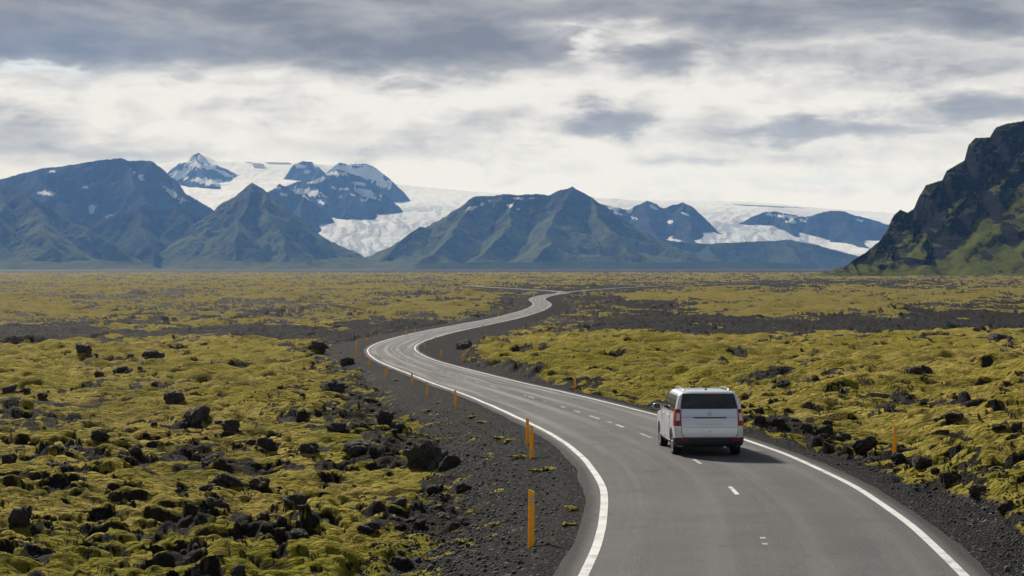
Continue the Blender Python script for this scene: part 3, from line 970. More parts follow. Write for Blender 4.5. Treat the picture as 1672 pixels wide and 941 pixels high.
MAT_M_GREEN = mountain_material('green_mountain', (0.020, 0.021, 0.024), (0.050, 0.049, 0.050), (0.040, 0.058, 0.012), (0.105, 0.112, 0.028), 300.0)
MAT_M_DARK = mountain_material('dark_mountain', (0.015, 0.017, 0.022), (0.036, 0.037, 0.043), (0.022, 0.033, 0.010), (0.045, 0.053, 0.017), 300.0)
MAT_CLIFF = mountain_material('cliff_mountain', (0.008, 0.0082, 0.0082), (0.030, 0.029, 0.027), (0.048, 0.060, 0.011), (0.115, 0.120, 0.022), 60.0, scree=(0.034, 0.030, 0.028))
MAT_ICE = ice_material()


def wp(px, py, D):
    return ((px - CX) / FPX * D, D, (HOR - py) / FPX * D + ZC)


def massif(name, ridges, mat, seed, step=7.0, run=1.7, power=1.35, gully=.30, lam=190.0, rough=22.0, snow_z=None, snow_amt=0.0, grass_top=420., grass_bias=0.0,
           shelf=None, patches=(), terr=0.0, floor=-14.0, noise_lam=420.0):
    """a mountain as a height field raised from its crest lines: every ridge is a list of (px, py, D)"""
    segs = []
    xs, ys_ = [], []
    for k, rg in enumerate(ridges):
        pts = np.array([wp(*p) for p in rg])
        s0 = 0.0
        for a, b in zip(pts[:-1], pts[1:]):
            L = np.hypot(*(b[:2] - a[:2]))
            segs.append((a, b, s0 + 900.0 * k, L)); s0 += L
        for p in pts:
            w = max(p[2], 30) * run * 1.25
            xs += [p[0] - w, p[0] + w]; ys_ += [p[1] - w, p[1] + w]
    x0, x1, y0, y1 = min(xs), max(xs), min(ys_), max(ys_)
    nx = int((x1 - x0) / step) + 1; ny = int((y1 - y0) / (step * 1.5)) + 1
    X, Y = np.meshgrid(np.linspace(x0, x1, nx), np.linspace(y0, y1, ny))
    x, y = X.ravel(), Y.ravel()
    wx = x + fbm(x/500, y/500, seed + 3, 3) * 60
    wy = y + fbm(x/500, y/500, seed + 8, 3) * 60
    best = np.full(x.shape, -1e9); bs = np.zeros(x.shape); bd = np.zeros(x.shape); bh = np.ones(x.shape)
    for a, b, s0, L in segs:
        T = (b - a)[:2]
        t = np.clip(((wx - a[0])*T[0] + (wy - a[1])*T[1]) / (L*L + 1e-6), 0, 1)
        d = np.hypot(wx - a[0] - t*T[0], wy - a[1] - t*T[1])
        zr = a[2] + (b[2] - a[2]) * t
        H = np.maximum(zr - floor, 8.0)
        q = np.clip(1 - d / (H * run), -.2, 1)
        z = floor + H * np.sign(q) * np.abs(q)**power
        up = z > best
        best = np.where(up, z, best); bs = np.where(up, s0 + t*L, bs); bd = np.where(up, d, bd); bh = np.where(up, H, bh)
    rel = np.clip(bd / (bh * run), 0, 1)
    shape = np.clip(rel * 5, 0, 1) * np.clip((1 - rel) * 1.6, 0, 1)
    gl = ridged(bs/lam + fbm(x/300, y/300, seed + 20, 2)*.7, bd/(lam*4.5), seed + 25, 3)
    gl3 = ridged(bs/(lam*.16) + fbm(x/70, y/70, seed + 24, 2)*.5, bd/(lam*1.1), seed + 29, 2)
    gl2 = ridged(bs/(lam*.35) + fbm(x/160, y/160, seed + 22, 2)*.6, bd/(lam*1.8), seed + 27, 2)
    z = best + ((gl - .45) * .70 + (gl2 - .45) * .32 + (gl3 - .45) * .14) * gully * bh * shape * .40
    z = z + (fbm(x/noise_lam, y/noise_lam, seed + 30, 5, .55)) * rough * np.clip(best/120, 0, 1) * np.clip(.25 + rel*3, 0, 1)
    z = z + fbm(x/60, y/60, seed + 33, 3, .6) * rough * .22 * np.clip(best/60, 0, 1)
    if shelf is not None:
        hz, am = shelf
        near = np.exp(-((z - hz)/55.)**2)
        z = z + near * am * np.sign(z - hz) * 14
    if terr:
        tt = z / terr + fbm(x/400, y/400, seed + 40, 2) * .8
        fr = tt - np.floor(tt)
        z = z + (sst(fr, .35, .65) - fr) * terr * .55 * np.clip(z/90, 0, 1)
    Z = z.reshape(ny, nx)
    gy, gx = np.gradient(Z, step*1.5, step)
    slope = np.hypot(gx, gy).ravel()
    gz = fbm(x/260, y/260, seed + 50, 4)
    gp = fbm(bs/140, bd/500, seed + 55, 3)
    grass = .62 + grass_bias - (slope - .62) * .75 - np.clip((z - grass_top)/350, -.4, 1.2) + gz * .35 + gp * .25 - (gl < .35) * .12 - sst(gl3, .45, .0) * .22
    scree = sst(gp + gz * .4, .15, .5) * sst(slope, .35, .55) * sst(slope, 1.1, .8)
    snow = np.zeros_like(z)
    if snow_z is not None:
        sn = fbm(x/150, y/90, seed + 60, 4) + fbm(x/45, y/35, seed + 65, 2) * .35
        snow = sst(z + sn * 260 - slope * 140, snow_z, snow_z + 80) * snow_amt + sst(sn, .62, .8) * sst(z, snow_z - 420, snow_z - 100) * snow_amt
    if patches:
        pu = CX + FPX * x / y; pv = HOR - FPX * (z - ZC) / y
        nn = fbm(x/70, y/110, seed + 70, 4, .65) * 1.5 + fbm(x/16, y/30, seed + 75, 2) * .5
        for (cx, cy_, rx, ry, rot) in patches:
            a, b = pu - cx, pv - cy_
            c, s = math.cos(rot), math.sin(rot)
            qq = np.sqrt(((a*c + b*s)/rx)**2 + ((-a*s + b*c)/ry)**2)
            snow = np.maximum(snow, sst(qq + nn * .55, .98, .86))
    F = grid_faces(ny, nx)
    ok = (z > floor + 1.0)
    keep = ok[F].any(1)
    F = F[keep]
    used = np.zeros(len(z), bool); used[F.ravel()] = True
    idx = np.cumsum(used) - 1
    V = np.stack([x, y, z], 1)[used]
    o = np_mesh(name, V, idx[F], mat, dict(grass=grass[used], snow=snow[used], scree=scree[used]))
    tag(o, kind='structure')
    return o


def build_mountains():
    # far left dark plateau with snow patches
    massif('mountain', [[(-160, 318, 13600), (-60, 300, 13600), (0, 292, 13500), (60, 277, 13400), (130, 267, 13400), (160, 260, 13300), (190, 257, 13300), (206, 262, 13300), (225, 261, 13300), (245, 263, 13300),
                         (258, 272, 13300), (276, 296, 13200), (300, 312, 13100), (330, 324, 13000)],
                        [(190, 262, 13300), (225, 312, 12700), (255, 345, 12300)], [(60, 280, 13400), (80, 320, 12700), (120, 345, 12400)]],
           MAT_M_DARK, 200, run=1.15, power=1.15, gully=.26, rough=26, snow_z=None, grass_top=250, grass_bias=-.05,
           patches=[(149, 342, 7, 8, 0), (78, 316, 13, 4, .1), (282, 316, 16, 4, .75), (230, 290, 5, 5, .7), (220, 281, 3, 4, .5), (322, 322, 6, 5, 0), (140, 306, 6, 2, 0), (85, 280, 6, 2, 0), (178, 353, 8, 3, -.3), (300, 326, 9, 3, .3)])
    # near left green shoulders
    massif('mountain', [[(-170, 300, 11200), (-60, 300, 11200), (0, 304, 11200), (42, 312, 11100), (70, 327, 11000), (100, 346, 10900), (140, 374, 10700), (190, 408, 10500)],
                        [(0, 304, 11200), (-10, 350, 10600), (0, 400, 10200)], [(42, 312, 11100), (75, 370, 10400), (95, 415, 10050)]],
           MAT_M_GREEN, 260, run=1.9, power=1.6, gully=.24, grass_top=420, grass_bias=.05)
    massif('mountain', [[(120, 380, 11500), (165, 358, 11500), (200, 345, 11500), (228, 336, 11500), (262, 342, 11500), (290, 338, 11500), (312, 345, 11500), (335, 362, 11400), (360, 395, 11200), (385, 420, 11000)],
                        [(228, 336, 11500), (240, 380, 11000), (250, 420, 10600)], [(290, 338, 11500), (325, 390, 10900), (340, 424, 10600)]],
           MAT_M_DARK, 300, run=1.6, power=1.45, gully=.26, grass_top=330, grass_bias=.0)
    # the pyramid
    massif('mountain', [[(320, 362, 11600), (350, 341, 11600), (375, 325, 11500), (395, 309, 11450), (410, 299, 11400), (424, 307, 11400), (445, 325, 11300), (470, 345, 11200), (500, 377, 11000), (530, 408, 10800), (548, 426, 10700)],
                        [(410, 299, 11400), (405, 345, 10950), (392, 392, 10500), (385, 420, 10300)], [(424, 307, 11400), (452, 370, 10800), (470, 415, 10400)]],
           MAT_M_GREEN, 340, run=1.65, power=1.4, gully=.24, grass_top=520, grass_bias=.08)
    # dark spur behind the pyramid, ending at the ice
    massif('mountain', [[(380, 345, 14300), (430, 316, 14300), (450, 300, 14300), (468, 306, 14300), (490, 318, 14300), (515, 334, 14300), (530, 350, 14300)],
                        [(490, 318, 14300), (497, 345, 13800)]],
           MAT_M_DARK, 380, run=1.1, power=1.2, gully=.30, grass_top=330, grass_bias=-.02,
           patches=[(445, 305, 12, 3, .1), (485, 312, 12, 4, .5), (500, 322, 12, 3, .5), (465, 318, 7, 2, .2)])
    # rocky summits along the ice cap
    massif('mountain', [[(284, 296, 18300), (300, 276, 18300), (312, 262, 18300), (325, 249, 18300), (338, 259, 18300), (352, 270, 18300), (366, 280, 18200), (382, 296, 18100)], [(325, 249, 18300), (335, 285, 17700), (345, 300, 17400)]],
           MAT_M_DARK, 640, run=1.55, power=1.2, gully=.3, grass_top=-400, grass_bias=-.5, floor=600.0,
           patches=[(312, 266, 11, 13, .5), (340, 266, 16, 5, .5), (326, 258, 5, 8, 0), (296, 284, 18, 8, -.4), (370, 285, 14, 3, .4), (335, 273, 22, 3.5, .15), (345, 297, 40, 5, .1)])
    massif('mountain', [[(536, 276, 17600), (552, 265, 17600), (566, 269, 17600), (582, 267, 17600), (602, 267, 17600), (616, 275, 17500), (630, 287, 17400), (644, 302, 17300)]],
           MAT_M_DARK, 680, run=.9, power=1.1, gully=.25, grass_top=-400, grass_bias=-.5, floor=700.0,
           patches=[(585, 281, 42, 13, .1), (556, 278, 16, 7, 0), (612, 288, 20, 11, .5), (588, 270, 16, 2.2, 0), (570, 290, 30, 9, 0), (625, 298, 14, 9, .6)])
    massif('mountain', [[(484, 268, 18200), (497, 262, 18200), (508, 264, 18200), (516, 276, 18000), (524, 288, 17900)]],
           MAT_M_DARK, 700, run=.9, power=1.1, gully=.25, grass_top=-400, grass_bias=-.5, floor=700.0, patches=[(492, 272, 9, 3, .3), (515, 268, 6, 4, .6), (500, 280, 6, 3, .2)])
    # rock island standing in the ice
    massif('mountain', [[(470, 304, 15600), (500, 294, 15600), (520, 288, 15500), (538, 281, 15500), (552, 276, 15500), (570, 283, 15500), (590, 288, 15500), (605, 298, 15400), (622, 312, 15300), (637, 327, 15200)],
                        [(552, 276, 15500), (580, 320, 14900), (600, 345, 14600)], [(500, 294, 15600), (535, 330, 14900), (560, 345, 14700)]],
           MAT_M_DARK, 420, run=1.1, power=1.1, gully=.3, grass_top=-400, grass_bias=-.4, snow_z=None,
           patches=[(515, 297, 12, 2.5, -.2), (505, 314, 22, 6, .2), (590, 301, 12, 3, .2), (600, 316, 22, 6, .3), (562, 309, 8, 2, 0), (545, 307, 5, 2, .4), (610, 323, 12, 2.5, .3), (523, 330, 9, 3, .5), (548, 284, 16, 4, .1), (520, 295, 10, 4, -.3), (575, 318, 5, 2, .3), (592, 327, 6, 2, .2), (556, 322, 4, 2, 0)])
    # the broad green mountain in the middle
    massif('mountain', [[(618, 424, 10600), (640, 408, 10700), (664, 389, 10800), (690, 371, 10900), (712, 374, 10950), (726, 370, 11000), (735, 356, 11050), (748, 346, 11100), (764, 325, 11150), (775, 320, 11200), (800, 321, 11250),
                         (815, 317, 11250), (845, 318, 11250), (870, 317, 11250), (890, 318, 11250), (902, 312, 11250), (915, 309, 11200), (930, 305, 11200), (945, 313, 11200), (965, 322, 11200), (1000, 344, 11100), (1030, 366, 11000),
                         (1062, 386, 10900), (1100, 408, 10700), (1140, 426, 10600)],
                        [(930, 305, 11200), (915, 350, 10700), (890, 395, 10200), (870, 424, 9900)], [(775, 320, 11200), (755, 370, 10700), (720, 405, 10300), (690, 425, 10100)],
                        [(965, 322, 11200), (1000, 385, 10500), (1020, 425, 10150)], [(845, 318, 11250), (830, 365, 10700), (800, 410, 10250)]],
           MAT_M_GREEN, 460, run=2.3, power=1.9, gully=.20, lam=170, grass_top=430, grass_bias=.10,
           patches=[(852, 324, 11, 2, 0), (868, 324, 6, 2, 0), (832, 335, 6, 4, -.4), (800, 327, 4, 3, -.5), (788, 333, 4, 3, -.5), (772, 340, 9, 2.5, -.3), (845, 342, 6, 2, 0)])
    # low foothills at the edge of the plain
    massif('mountain', [[(-60, 428, 9600), (20, 424, 9600), (90, 429, 9500), (150, 425, 9500), (230, 430, 9400)], [(300, 431, 9500), (380, 426, 9500), (450, 429, 9400), (520, 425, 9600), (560, 420, 10200), (600, 424, 10300), (650, 431, 10000)]],
           MAT_M_GREEN, 600, run=4.0, power=1.4, gully=.2, rough=8, grass_top=400, grass_bias=.0)
    massif('mountain', [[(700, 431, 9300), (800, 427, 9300), (880, 430, 9200), (960, 426, 9300), (1060, 429, 9300), (1180, 427, 9600), (1300, 430, 9600)]],
           MAT_M_DARK, 620, run=4.0, power=1.4, gully=.2, rough=8, grass_top=400, grass_bias=-.05)
    # peaks to the right of it
    massif('mountain', [[(960, 345, 14300), (985, 333, 14300), (1010, 338, 14200), (1030, 342, 14200), (1042, 335, 14200), (1055, 328, 14200), (1066, 333, 14200), (1078, 341, 14200), (1092, 335, 14200), (1108, 331, 14200), (1122, 337, 14100), (1135, 351, 14100),
                         (1160, 370, 13900), (1182, 388, 13600), (1215, 402, 13200)],
                        [(1055, 328, 14200), (1060, 370, 13500), (1080, 405, 12900)], [(1108, 331, 14200), (1130, 385, 13300), (1150, 410, 12900)]],
           MAT_M_DARK, 500, run=1.3, power=1.15, gully=.3, grass_top=300, grass_bias=-.05,
           patches=[(1028, 342, 6, 8, .9), (1000, 340, 14, 3, .2), (1068, 340, 9, 3, .5), (1120, 350, 7, 2, .4), (1012, 350, 12, 3, .2), (1095, 362, 6, 3, 0), (1035, 356, 6, 2, .3)])
    massif('mountain', [[(1020, 398, 12300), (1080, 392, 12300), (1150, 398, 12300), (1230, 394, 12300), (1285, 392, 12300), (1330, 398, 12200), (1380, 412, 12100), (1420, 424, 12000)],
                        [(1285, 392, 12300), (1300, 424, 11600)], [(1150, 398, 12300), (1180, 426, 11500)]],
           MAT_M_DARK, 540, run=2.0, power=1.3, gully=.25, grass_top=300, grass_bias=.05)
    # blue mountains at the right, beyond the second glacier
    massif('mountain', [[(1225, 356, 14700), (1250, 347, 14700), (1275, 345, 14700), (1300, 350, 14600), (1322, 354, 14600), (1340, 348, 14500), (1355, 344, 14500), (1378, 345, 14500), (1392, 350, 14500), (1410, 354, 14500), (1450, 367, 14400), (1490, 380, 14400), (1560, 400, 14300)],
                        [(1360, 344, 14500), (1400, 390, 13800), (1440, 420, 13200)], [(1275, 345, 14700), (1300, 380, 14000)]],
           MAT_M_DARK, 580, run=1.35, power=1.2, gully=.26, grass_top=300, grass_bias=-.02,
           patches=[(1283, 353, 26, 3, .1), (1292, 362, 8, 3, 0), (1405, 360, 8, 2, .3), (1310, 360, 7, 2, .3), (1448, 366, 10, 2, .3)])


build_mountains()


def build_ice():
    # heights of the ice in photo bearings (columns) and distance (rows)
    colx = np.array([180, 262, 300, 314, 325, 338, 352, 380, 430, 480, 500, 520, 548, 575, 600, 625, 645, 700, 760, 900, 1000, 1100, 1150, 1200, 1260, 1350, 1450, 1560], float)
    sil = np.array([268, 265, 262, 256, 249, 253, 261, 262, 263, 264, 263, 266, 268, 268, 270, 284, 299, 305, 311, 322, 326, 327, 327, 328, 332, 340, 347, 352], float)
    rows = np.array([11900, 12300, 13000, 14000, 15000, 16500, 18000, 19400, 21500], float)
    frac = {}
    low = np.array([440, 425, 400, 376, 356, 336, 316], float)
    tab = np.zeros((len(rows), len(colx)))
    for j, c in enumerate(colx):
        s = sil[j]
        if 505 <= c <= 760:
            col = np.array([441, 414, 393, 370, 350, 334, 322, s, s + 40])
            col = np.maximum.accumulate(col[::-1][1:])[::-1]
            col = np.append(np.maximum(col, s), s + 60)
        elif 1100 <= c <= 1300:
            col = np.array([470, 450, 398, 377, 360, 346, 337, s, s + 60])
        elif c > 1300:
            col = np.array([470, 450, 416, 396, 380, 364, 352, s, s + 60])
        else:
            col = np.array([480, 470, 430, 392, 350, 322, 296, s, s + 60])
            col[:-1] = np.maximum(col[:-1], s)
        tab[:, j] = col
    pxs = np.arange(150, 1600, 1.6)
    Ds = np.concatenate([np.arange(11900, 15000, 14.0), np.arange(15000, 21500, 34.0)])
    tmp = np.stack([np.interp(pxs, colx, tab[i]) for i in range(len(rows))])
    Tt = np.stack([np.interp(Ds, rows, tmp[:, j]) for j in range(len(pxs))], 1)
    # soften the table's corners along the distance
    for _ in range(9):
        Tt[:, 1:-1] = .25*Tt[:, :-2] + .5*Tt[:, 1:-1] + .25*Tt[:, 2:]
    for _ in range(14):
        Tt[1:-1] = .25*Tt[:-2] + .5*Tt[1:-1] + .25*Tt[2:]
    D2 = np.repeat(Ds[:, None], len(pxs), 1)
    X = (pxs[None] - CX) / FPX * D2
    Z = (HOR - Tt) / FPX * D2 + ZC
    x, y, z = X.ravel(), D2.ravel(), Z.ravel()
    pu = np.repeat(pxs[None], len(Ds), 0).ravel()
    z = z + fbm(x/900, y/900, 700, 4) * 26 * np.clip(1.3 - np.abs(y - 19400)/9000, .3, 1) * sst(np.abs(y - 19400), 0, 1500) + fbm(x/130, y/90, 705, 4, .5) * 5 * sst(y, 17500, 13500)
    iced = sst(y, 18500, 14500) * (((pu > 500) & (pu < 800)) | ((pu > 1080) & (pu < 1320)))
    rk = np.zeros_like(z)
    pv = HOR - FPX * (z - ZC) / y
    nn = fbm(x/260, y/200, 720, 4)
    # rock showing through the ice cap near its crest
    for cx, cy_, rx, ry, rot in [(375, 284, 16, 3, .2), (455, 266, 30, 2.5, .04), (420, 270, 14, 4, .2), (1250, 337, 60, 1.2, .05)]:
        a, b = pu - cx, pv - cy_
        c, s = math.cos(rot), math.sin(rot)
        q = np.sqrt(((a*c + b*s)/rx)**2 + ((-a*s + b*c)/ry)**2)
        rk = np.maximum(rk, sst(q + nn * .55, 1.2, .7))
    rk = np.where(y > 19800, 0, rk)
    V = np.stack([x, y, z], 1)
    F = grid_faces(len(Ds), len(pxs))
    keep = (z > -30)[F].any(1)
    F = F[keep]
    used = np.zeros(len(z), bool); used[F.ravel()] = True
    idx = np.cumsum(used) - 1
    o = np_mesh('glacier', V[used], idx[F], MAT_ICE, dict(ice=iced[used], rock=rk[used], flow=(pu + fbm(x/800, y/800, 730, 3) * 9)[used]))
    tag(o, kind='structure')
    # the small tongue in front of the blue mountain
    pts = [(1270, 396, 12700, 60), (1310, 400, 12650, 70), (1345, 405, 12600, 60), (1382, 412, 12550, 20)]
    P = np.array([wp(a, b, c) for a, b, c, _ in pts]); W = np.array([p[3] for p in pts], float)
    t = np.linspace(0, 1, 60); k = np.linspace(0, 1, len(P))
    cen = np.stack([np.interp(t, k, P[:, i]) for i in range(3)], 1); ww = np.interp(t, k, W)
    v = np.linspace(-1, 1, 9)
    X = cen[:, None, 0] + 0*v; Y = cen[:, None, 1] + v * ww[:, None] * 3.4; Zz = cen[:, None, 2] + v * ww[:, None] * .30 + (1 - v*v) * 6
    V = np.stack([X, Y, Zz], -1).reshape(-1, 3)
    o = np_mesh('glacier', V, grid_faces(60, 9)[:, ::-1], MAT_ICE, dict(ice=np.full(540, .2), rock=np.zeros(540)))
    tag(o, kind='structure')


build_ice()


def build_cliff():
    """the dark mountain close on the right"""
    crest = [(1318, 452, 2120), (1345, 447, 2170), (1368, 440, 2200), (1390, 428, 2240), (1412, 412, 2290), (1436, 393, 2330), (1451, 374, 2360), (1460, 352, 2375), (1470, 342, 2385), (1482, 347, 2390), (1492, 341, 2395), (1500, 322, 2400), (1512, 302, 2405), (1522, 299, 2410),
             (1538, 294, 2415), (1544, 279, 2420), (1562, 269, 2425), (1575, 262, 2430), (1582, 236, 2435), (1593, 225, 2440), (1616, 224, 2445), (1626, 208, 2450), (1645, 201, 2455), (1672, 197, 2460), (1740, 188, 2470), (1840, 176, 2480), (2000, 170, 2500), (2250, 190, 2500)]
    pts = np.array([wp(*p) for p in crest])
    X0, X1 = pts[0, 0] - 60, pts[-1, 0]
    Y0, Y1 = 1750.0, 2750.0
    step = 1.5
    xs = np.arange(X0, X1, step); ys = np.concatenate([np.arange(Y0, 2480, step * 1.15), np.arange(2480, Y1, 8.0)])
    X, Y = np.meshgrid(xs, ys)
    x, y = X.ravel(), Y.ravel()
    wx = x + fbm(x/70, y/70, 801, 3) * 9
    yc = np.interp(wx, pts[:, 0], pts[:, 1])
    zc = np.interp(x, pts[:, 0], pts[:, 2])
    fl = -9.0
    H = np.maximum(zc - fl, .5)
    d = yc - y                                   # in front of the crest
    q = np.clip(d / (H * 1.55 + 40 + 60 * sst(H, 40, 0)), -1, 2)
    # upper third is crag, below it a straight apron
    prof = np.where(q < .0, 1 - np.abs(q) * 2.2, np.interp(q, [0, .10, .22, .40, .70, 1.0, 1.4], [1.0, .86, .70, .50, .235, .035, -.12]))
    z = fl + H * prof
    # slanting beds: they fall to the left across the face, with crags on their undersides
    shape = np.clip(q * 9, 0, 1) * np.clip((1.0 - q) * 2.0, 0, 1)
    crag = sst(q + fbm(x/60, y/60, 808, 3) * .18, .42, .14) * sst(H, 25, 90)
    wv = fbm(x/110, z/90, 810, 3)
    b = z * .80 - x * .52 + wv * 16
    s = z * .52 + x * .80
    def terrace(lam, lo, hi, wob):
        tt = b / lam + wob
        fr = tt - np.floor(tt)
        return (sst(fr, lo, hi) - fr) * lam
    amp = sst(fbm(s/120, b/60, 812, 2), -.5, .5)
    z = z + shape * (terrace(44, .40, .62, fbm(s/85, b/85, 813, 3) * .7) * (.25 + .3 * amp) * (.6 + .4 * crag)
                     + terrace(17, .35, .6, fbm(s/30, b/30, 815, 3) * .7) * .75 * (.15 + .85 * crag)
                     + terrace(7.5, .35, .6, fbm(s/14, b/14, 816, 3) * .9) * .8 * (.1 + .9 * crag))
    rib = ridged(s/34 + fbm(x/50, z/50, 818, 2)*.6, b/150, 819, 3, .55)
    z = z + shape * (rib - .45) * (3.5 + 13 * crag)
    z = z + fbm(x/22, (y + z)/22, 830, 4, .6) * 5.5 * crag * np.clip(q*6, .12, 1) + fbm(x/8, (y + z)/8, 834, 3, .6) * (.5 + 1.3 * crag) * shape
    c = b
    Z = z.reshape(X.shape)
    gy, gx = np.gradient(Z, ys, xs)
    sl = np.hypot(gx, gy).ravel()
    n1 = fbm(x/35, y/35, 840, 4)
    streak = fbm(s/130, c/26, 845, 4)
    band_ = fbm(s/210 + wv * .15, b/15, 847, 3)
    grass = .62 - (sl - .75) * .60 - crag * .06 + n1 * .16 + streak * .35 + band_ * .75 + sst(q, .5, .95) * .32
    scree = sst(streak + band_ * .4 + n1 * .2, .15, -.2) * sst(sl, 1.0, .75)
    F = grid_faces(len(ys), len(xs))
    keep = (z > -13)[F].any(1)
    F = F[keep]
    used = np.zeros(len(z), bool); used[F.ravel()] = True
    idx = np.cumsum(used) - 1
    o = np_mesh('mountain', np.stack([x, y, z], 1)[used], idx[F], MAT_CLIFF, dict(grass=grass[used], snow=np.zeros(used.sum()), scree=scree[used]))
    tag(o, kind='structure')


build_cliff()


# ------------------------------------------------------------------ haze
def build_haze():
    m, g = new_mat('thin_air')
    p = g.n('ShaderNodeVolumePrincipled')
    p.inputs['Color'].default_value = (0.20, 0.44, 1.0, 1)
    p.inputs['Absorption Color'].default_value = (1, 1, 1, 1)
    p.inputs['Density'].default_value = 3.5e-5
    p.inputs['Anisotropy'].default_value = 0.0
    o = g.n('ShaderNodeOutputMaterial')
    g.t.links.new(p.outputs[0], o.inputs['Volume'])
    bm = bmesh.new()
    bmesh.ops.create_cube(bm, size=1.0)
    bmesh.ops.scale(bm, vec=(46400, 46400, 1530), verts=bm.verts)
    bmesh.ops.translate(bm, vec=(0, 0, 765 - 40), verts=bm.verts)
    ob = bm_obj('haze', bm, m)
    tag(ob, kind='stuff')


build_haze()
#NEXT
# ------------------------------------------------------------------ boulders
def rock_material():
    m, g = new_mat('lava_rock')
    P = g.pos()
    info = g.n('ShaderNodeObjectInfo')
    off = g.n('ShaderNodeVectorMath', operation='ADD')
    g.put(off.inputs[0], P); g.put(off.inputs[1], g.vec(g.mul(info.outputs['Random'], 30.0), 0.0, 0.0))
    P = off.outputs[0]
    n1 = g.noise(P, 2.2, 6, 0.7)
    n2 = g.noise(P, 14.0, 5, 0.7)
    c = g.mix(g.ss(n2, 0.3, 0.7), (0.022, 0.0205, 0.019), (0.120, 0.108, 0.095))
    c = g.mix(g.mul(g.ss(n1, 0.52, 0.68), 0.6), c, (0.105, 0.098, 0.088))
    c = g.mix(g.mul(g.ss(g.noise(P, 24.0, 3, 0.7), 0.60, 0.70), 0.55), c, (0.19, 0.185, 0.165))
    mo = g.attr('moss')
    mf = g.ss(g.add(mo, g.mul(g.sub(n2, 0.5), 0.7)), 0.42, 0.62)
    mc = g.mix(g.ss(n1, 0.35, 0.65), (0.105, 0.095, 0.016), (0.20, 0.165, 0.035))
    c = g.mix(mf, c, mc)
    n4 = g.noise(P, 5.5, 5, .7)
    nor = g.bump(g.add(g.add(g.mul(n1, 1.5), n2), g.mul(n4, 1.6)), 1.0, 0.16)
    g.surf(c, 0.9, nor, 0.2)
    return m


MAT_ROCK = rock_material()


def rock_shape(seed, sub=4, mossy=.4):
    """a broken block of lava about one unit wide, its foot at z = -0.25: verts, faces, moss cover"""
    bm = bmesh.new()
    bmesh.ops.create_icosphere(bm, subdivisions=sub, radius=1.0)
    V = np.array([v.co for v in bm.verts]); F = np.array([[v.index for v in f.verts] for f in bm.faces])
    bm.free()
    rs = np.random.RandomState(seed)
    n = rs.normal(size=(13, 3)); n /= np.linalg.norm(n, axis=1)[:, None]
    dd = rs.uniform(.55, 1.0, 13)
    for k in range(13):
        p = V @ n[k]
        over = np.maximum(p - dd[k], 0)
        V = V - over[:, None] * n[k] * .93
    o = seed * 3.7
    def n3(sc, sd):
        return gn(V[:, 0]*sc + o + V[:, 2]*sc*.7, V[:, 1]*sc - V[:, 2]*sc*.6 + o, sd)
    rad = np.linalg.norm(V, axis=1)
    disp = n3(.9, 1)*.36 + (np.abs(n3(1.9, 2)) - .3)*-.48 + (np.abs(n3(4.2, 3)) - .3)*-.20 + n3(9., 4)*.06 + n3(19., 5)*.03
    V = V * (1 + disp / np.maximum(rad, .3))[:, None]
    V[:, 2] *= .82
    V[:, 2] -= V[:, 2].min() + .28
    V *= .5 / max(np.abs(V[:, 0]).max(), np.abs(V[:, 1]).max())
    V[:, 2] *= 1.0
    # cover by slope
    A = V[F[:, 1]] - V[F[:, 0]]; B = V[F[:, 2]] - V[F[:, 0]]
    fn = np.cross(A, B); fn /= np.linalg.norm(fn, axis=1)[:, None] + 1e-9
    vz = np.zeros(len(V)); cnt = np.zeros(len(V))
    for k in range(3):
        np.add.at(vz, F[:, k], fn[:, 2]); np.add.at(cnt, F[:, k], 1)
    vz /= np.maximum(cnt, 1)
    moss = sst(vz, .45, .9) * mossy * 2 + sst(V[:, 2], .02, -.06) * mossy * 1.5 + n3(2.5, 9) * .25 - .12
    return V, F, np.clip(moss, 0, 1)


SHAPES = [rock_shape(k + 1, 4, [.12, .35, .2, .5, .15, .45, .3, .6][k]) for k in range(8)]
ROCK_MESH = []
for V_, F_, m_ in SHAPES:
    o_ = np_mesh('lava_boulder', V_, F_, MAT_ROCK, dict(moss=m_))
    ROCK_MESH.append(o_.data)
    bpy.data.objects.remove(o_)

PLACED = []
for i, (px, py, wpx, hpx, sh, grp, lab) in enumerate(BOULDERS):
    p = ray_ground(px, py - hpx * .12)
    w = wpx * p.y / FPX
    h = hpx * p.y / FPX
    o = bpy.data.objects.new('lava_boulder', ROCK_MESH[sh])
    COL.objects.link(o)
    zx = SHAPES[sh][0][:, 2].max()
    o.location = (p.x, p.y + w * .25, zat(p.x, p.y + w * .2) - .26 * h)
    o.scale = (w * 1.0, w * .9, h / zx * .92)
    o.rotation_euler = (0, 0, rnd.uniform(0, 6.28))
    tag(o, lab, 'boulder', grp)
    PLACED.append((p.x, p.y, w))


# ------------------------------------------------------------------ loose rubble and stones
def scatter(name, xs, ys, size, shapes, mat, sink=.12, squash=(.6, 1.1)):
    base = [rock_shape(200 + k, shapes[1], .35) for k in range(shapes[0])]
    zs = ground(xs, ys, False)['z']
    Vs, Fs, Ms = [], [], []
    off = 0
    for i in range(len(xs)):
        V, F, m_ = base[i % len(base)]
        a = nrs.uniform(0, 6.28); c, s_ = math.cos(a), math.sin(a)
        s = size[i]
        W = V * s * np.array([1, nrs.uniform(.7, 1.1), nrs.uniform(*squash)])
        W = np.stack([W[:, 0]*c - W[:, 1]*s_ + xs[i], W[:, 0]*s_ + W[:, 1]*c + ys[i], W[:, 2] + zs[i] - sink * s * .3], 1)
        Vs.append(W); Fs.append(F + off); Ms.append(m_ * (nrs.uniform() ** 1.5) * 1.6); off += len(V)
    o = np_mesh(name, np.vstack(Vs), np.vstack(Fs), mat, dict(moss=np.concatenate(Ms)))
    tag(o, kind='stuff')
    return o


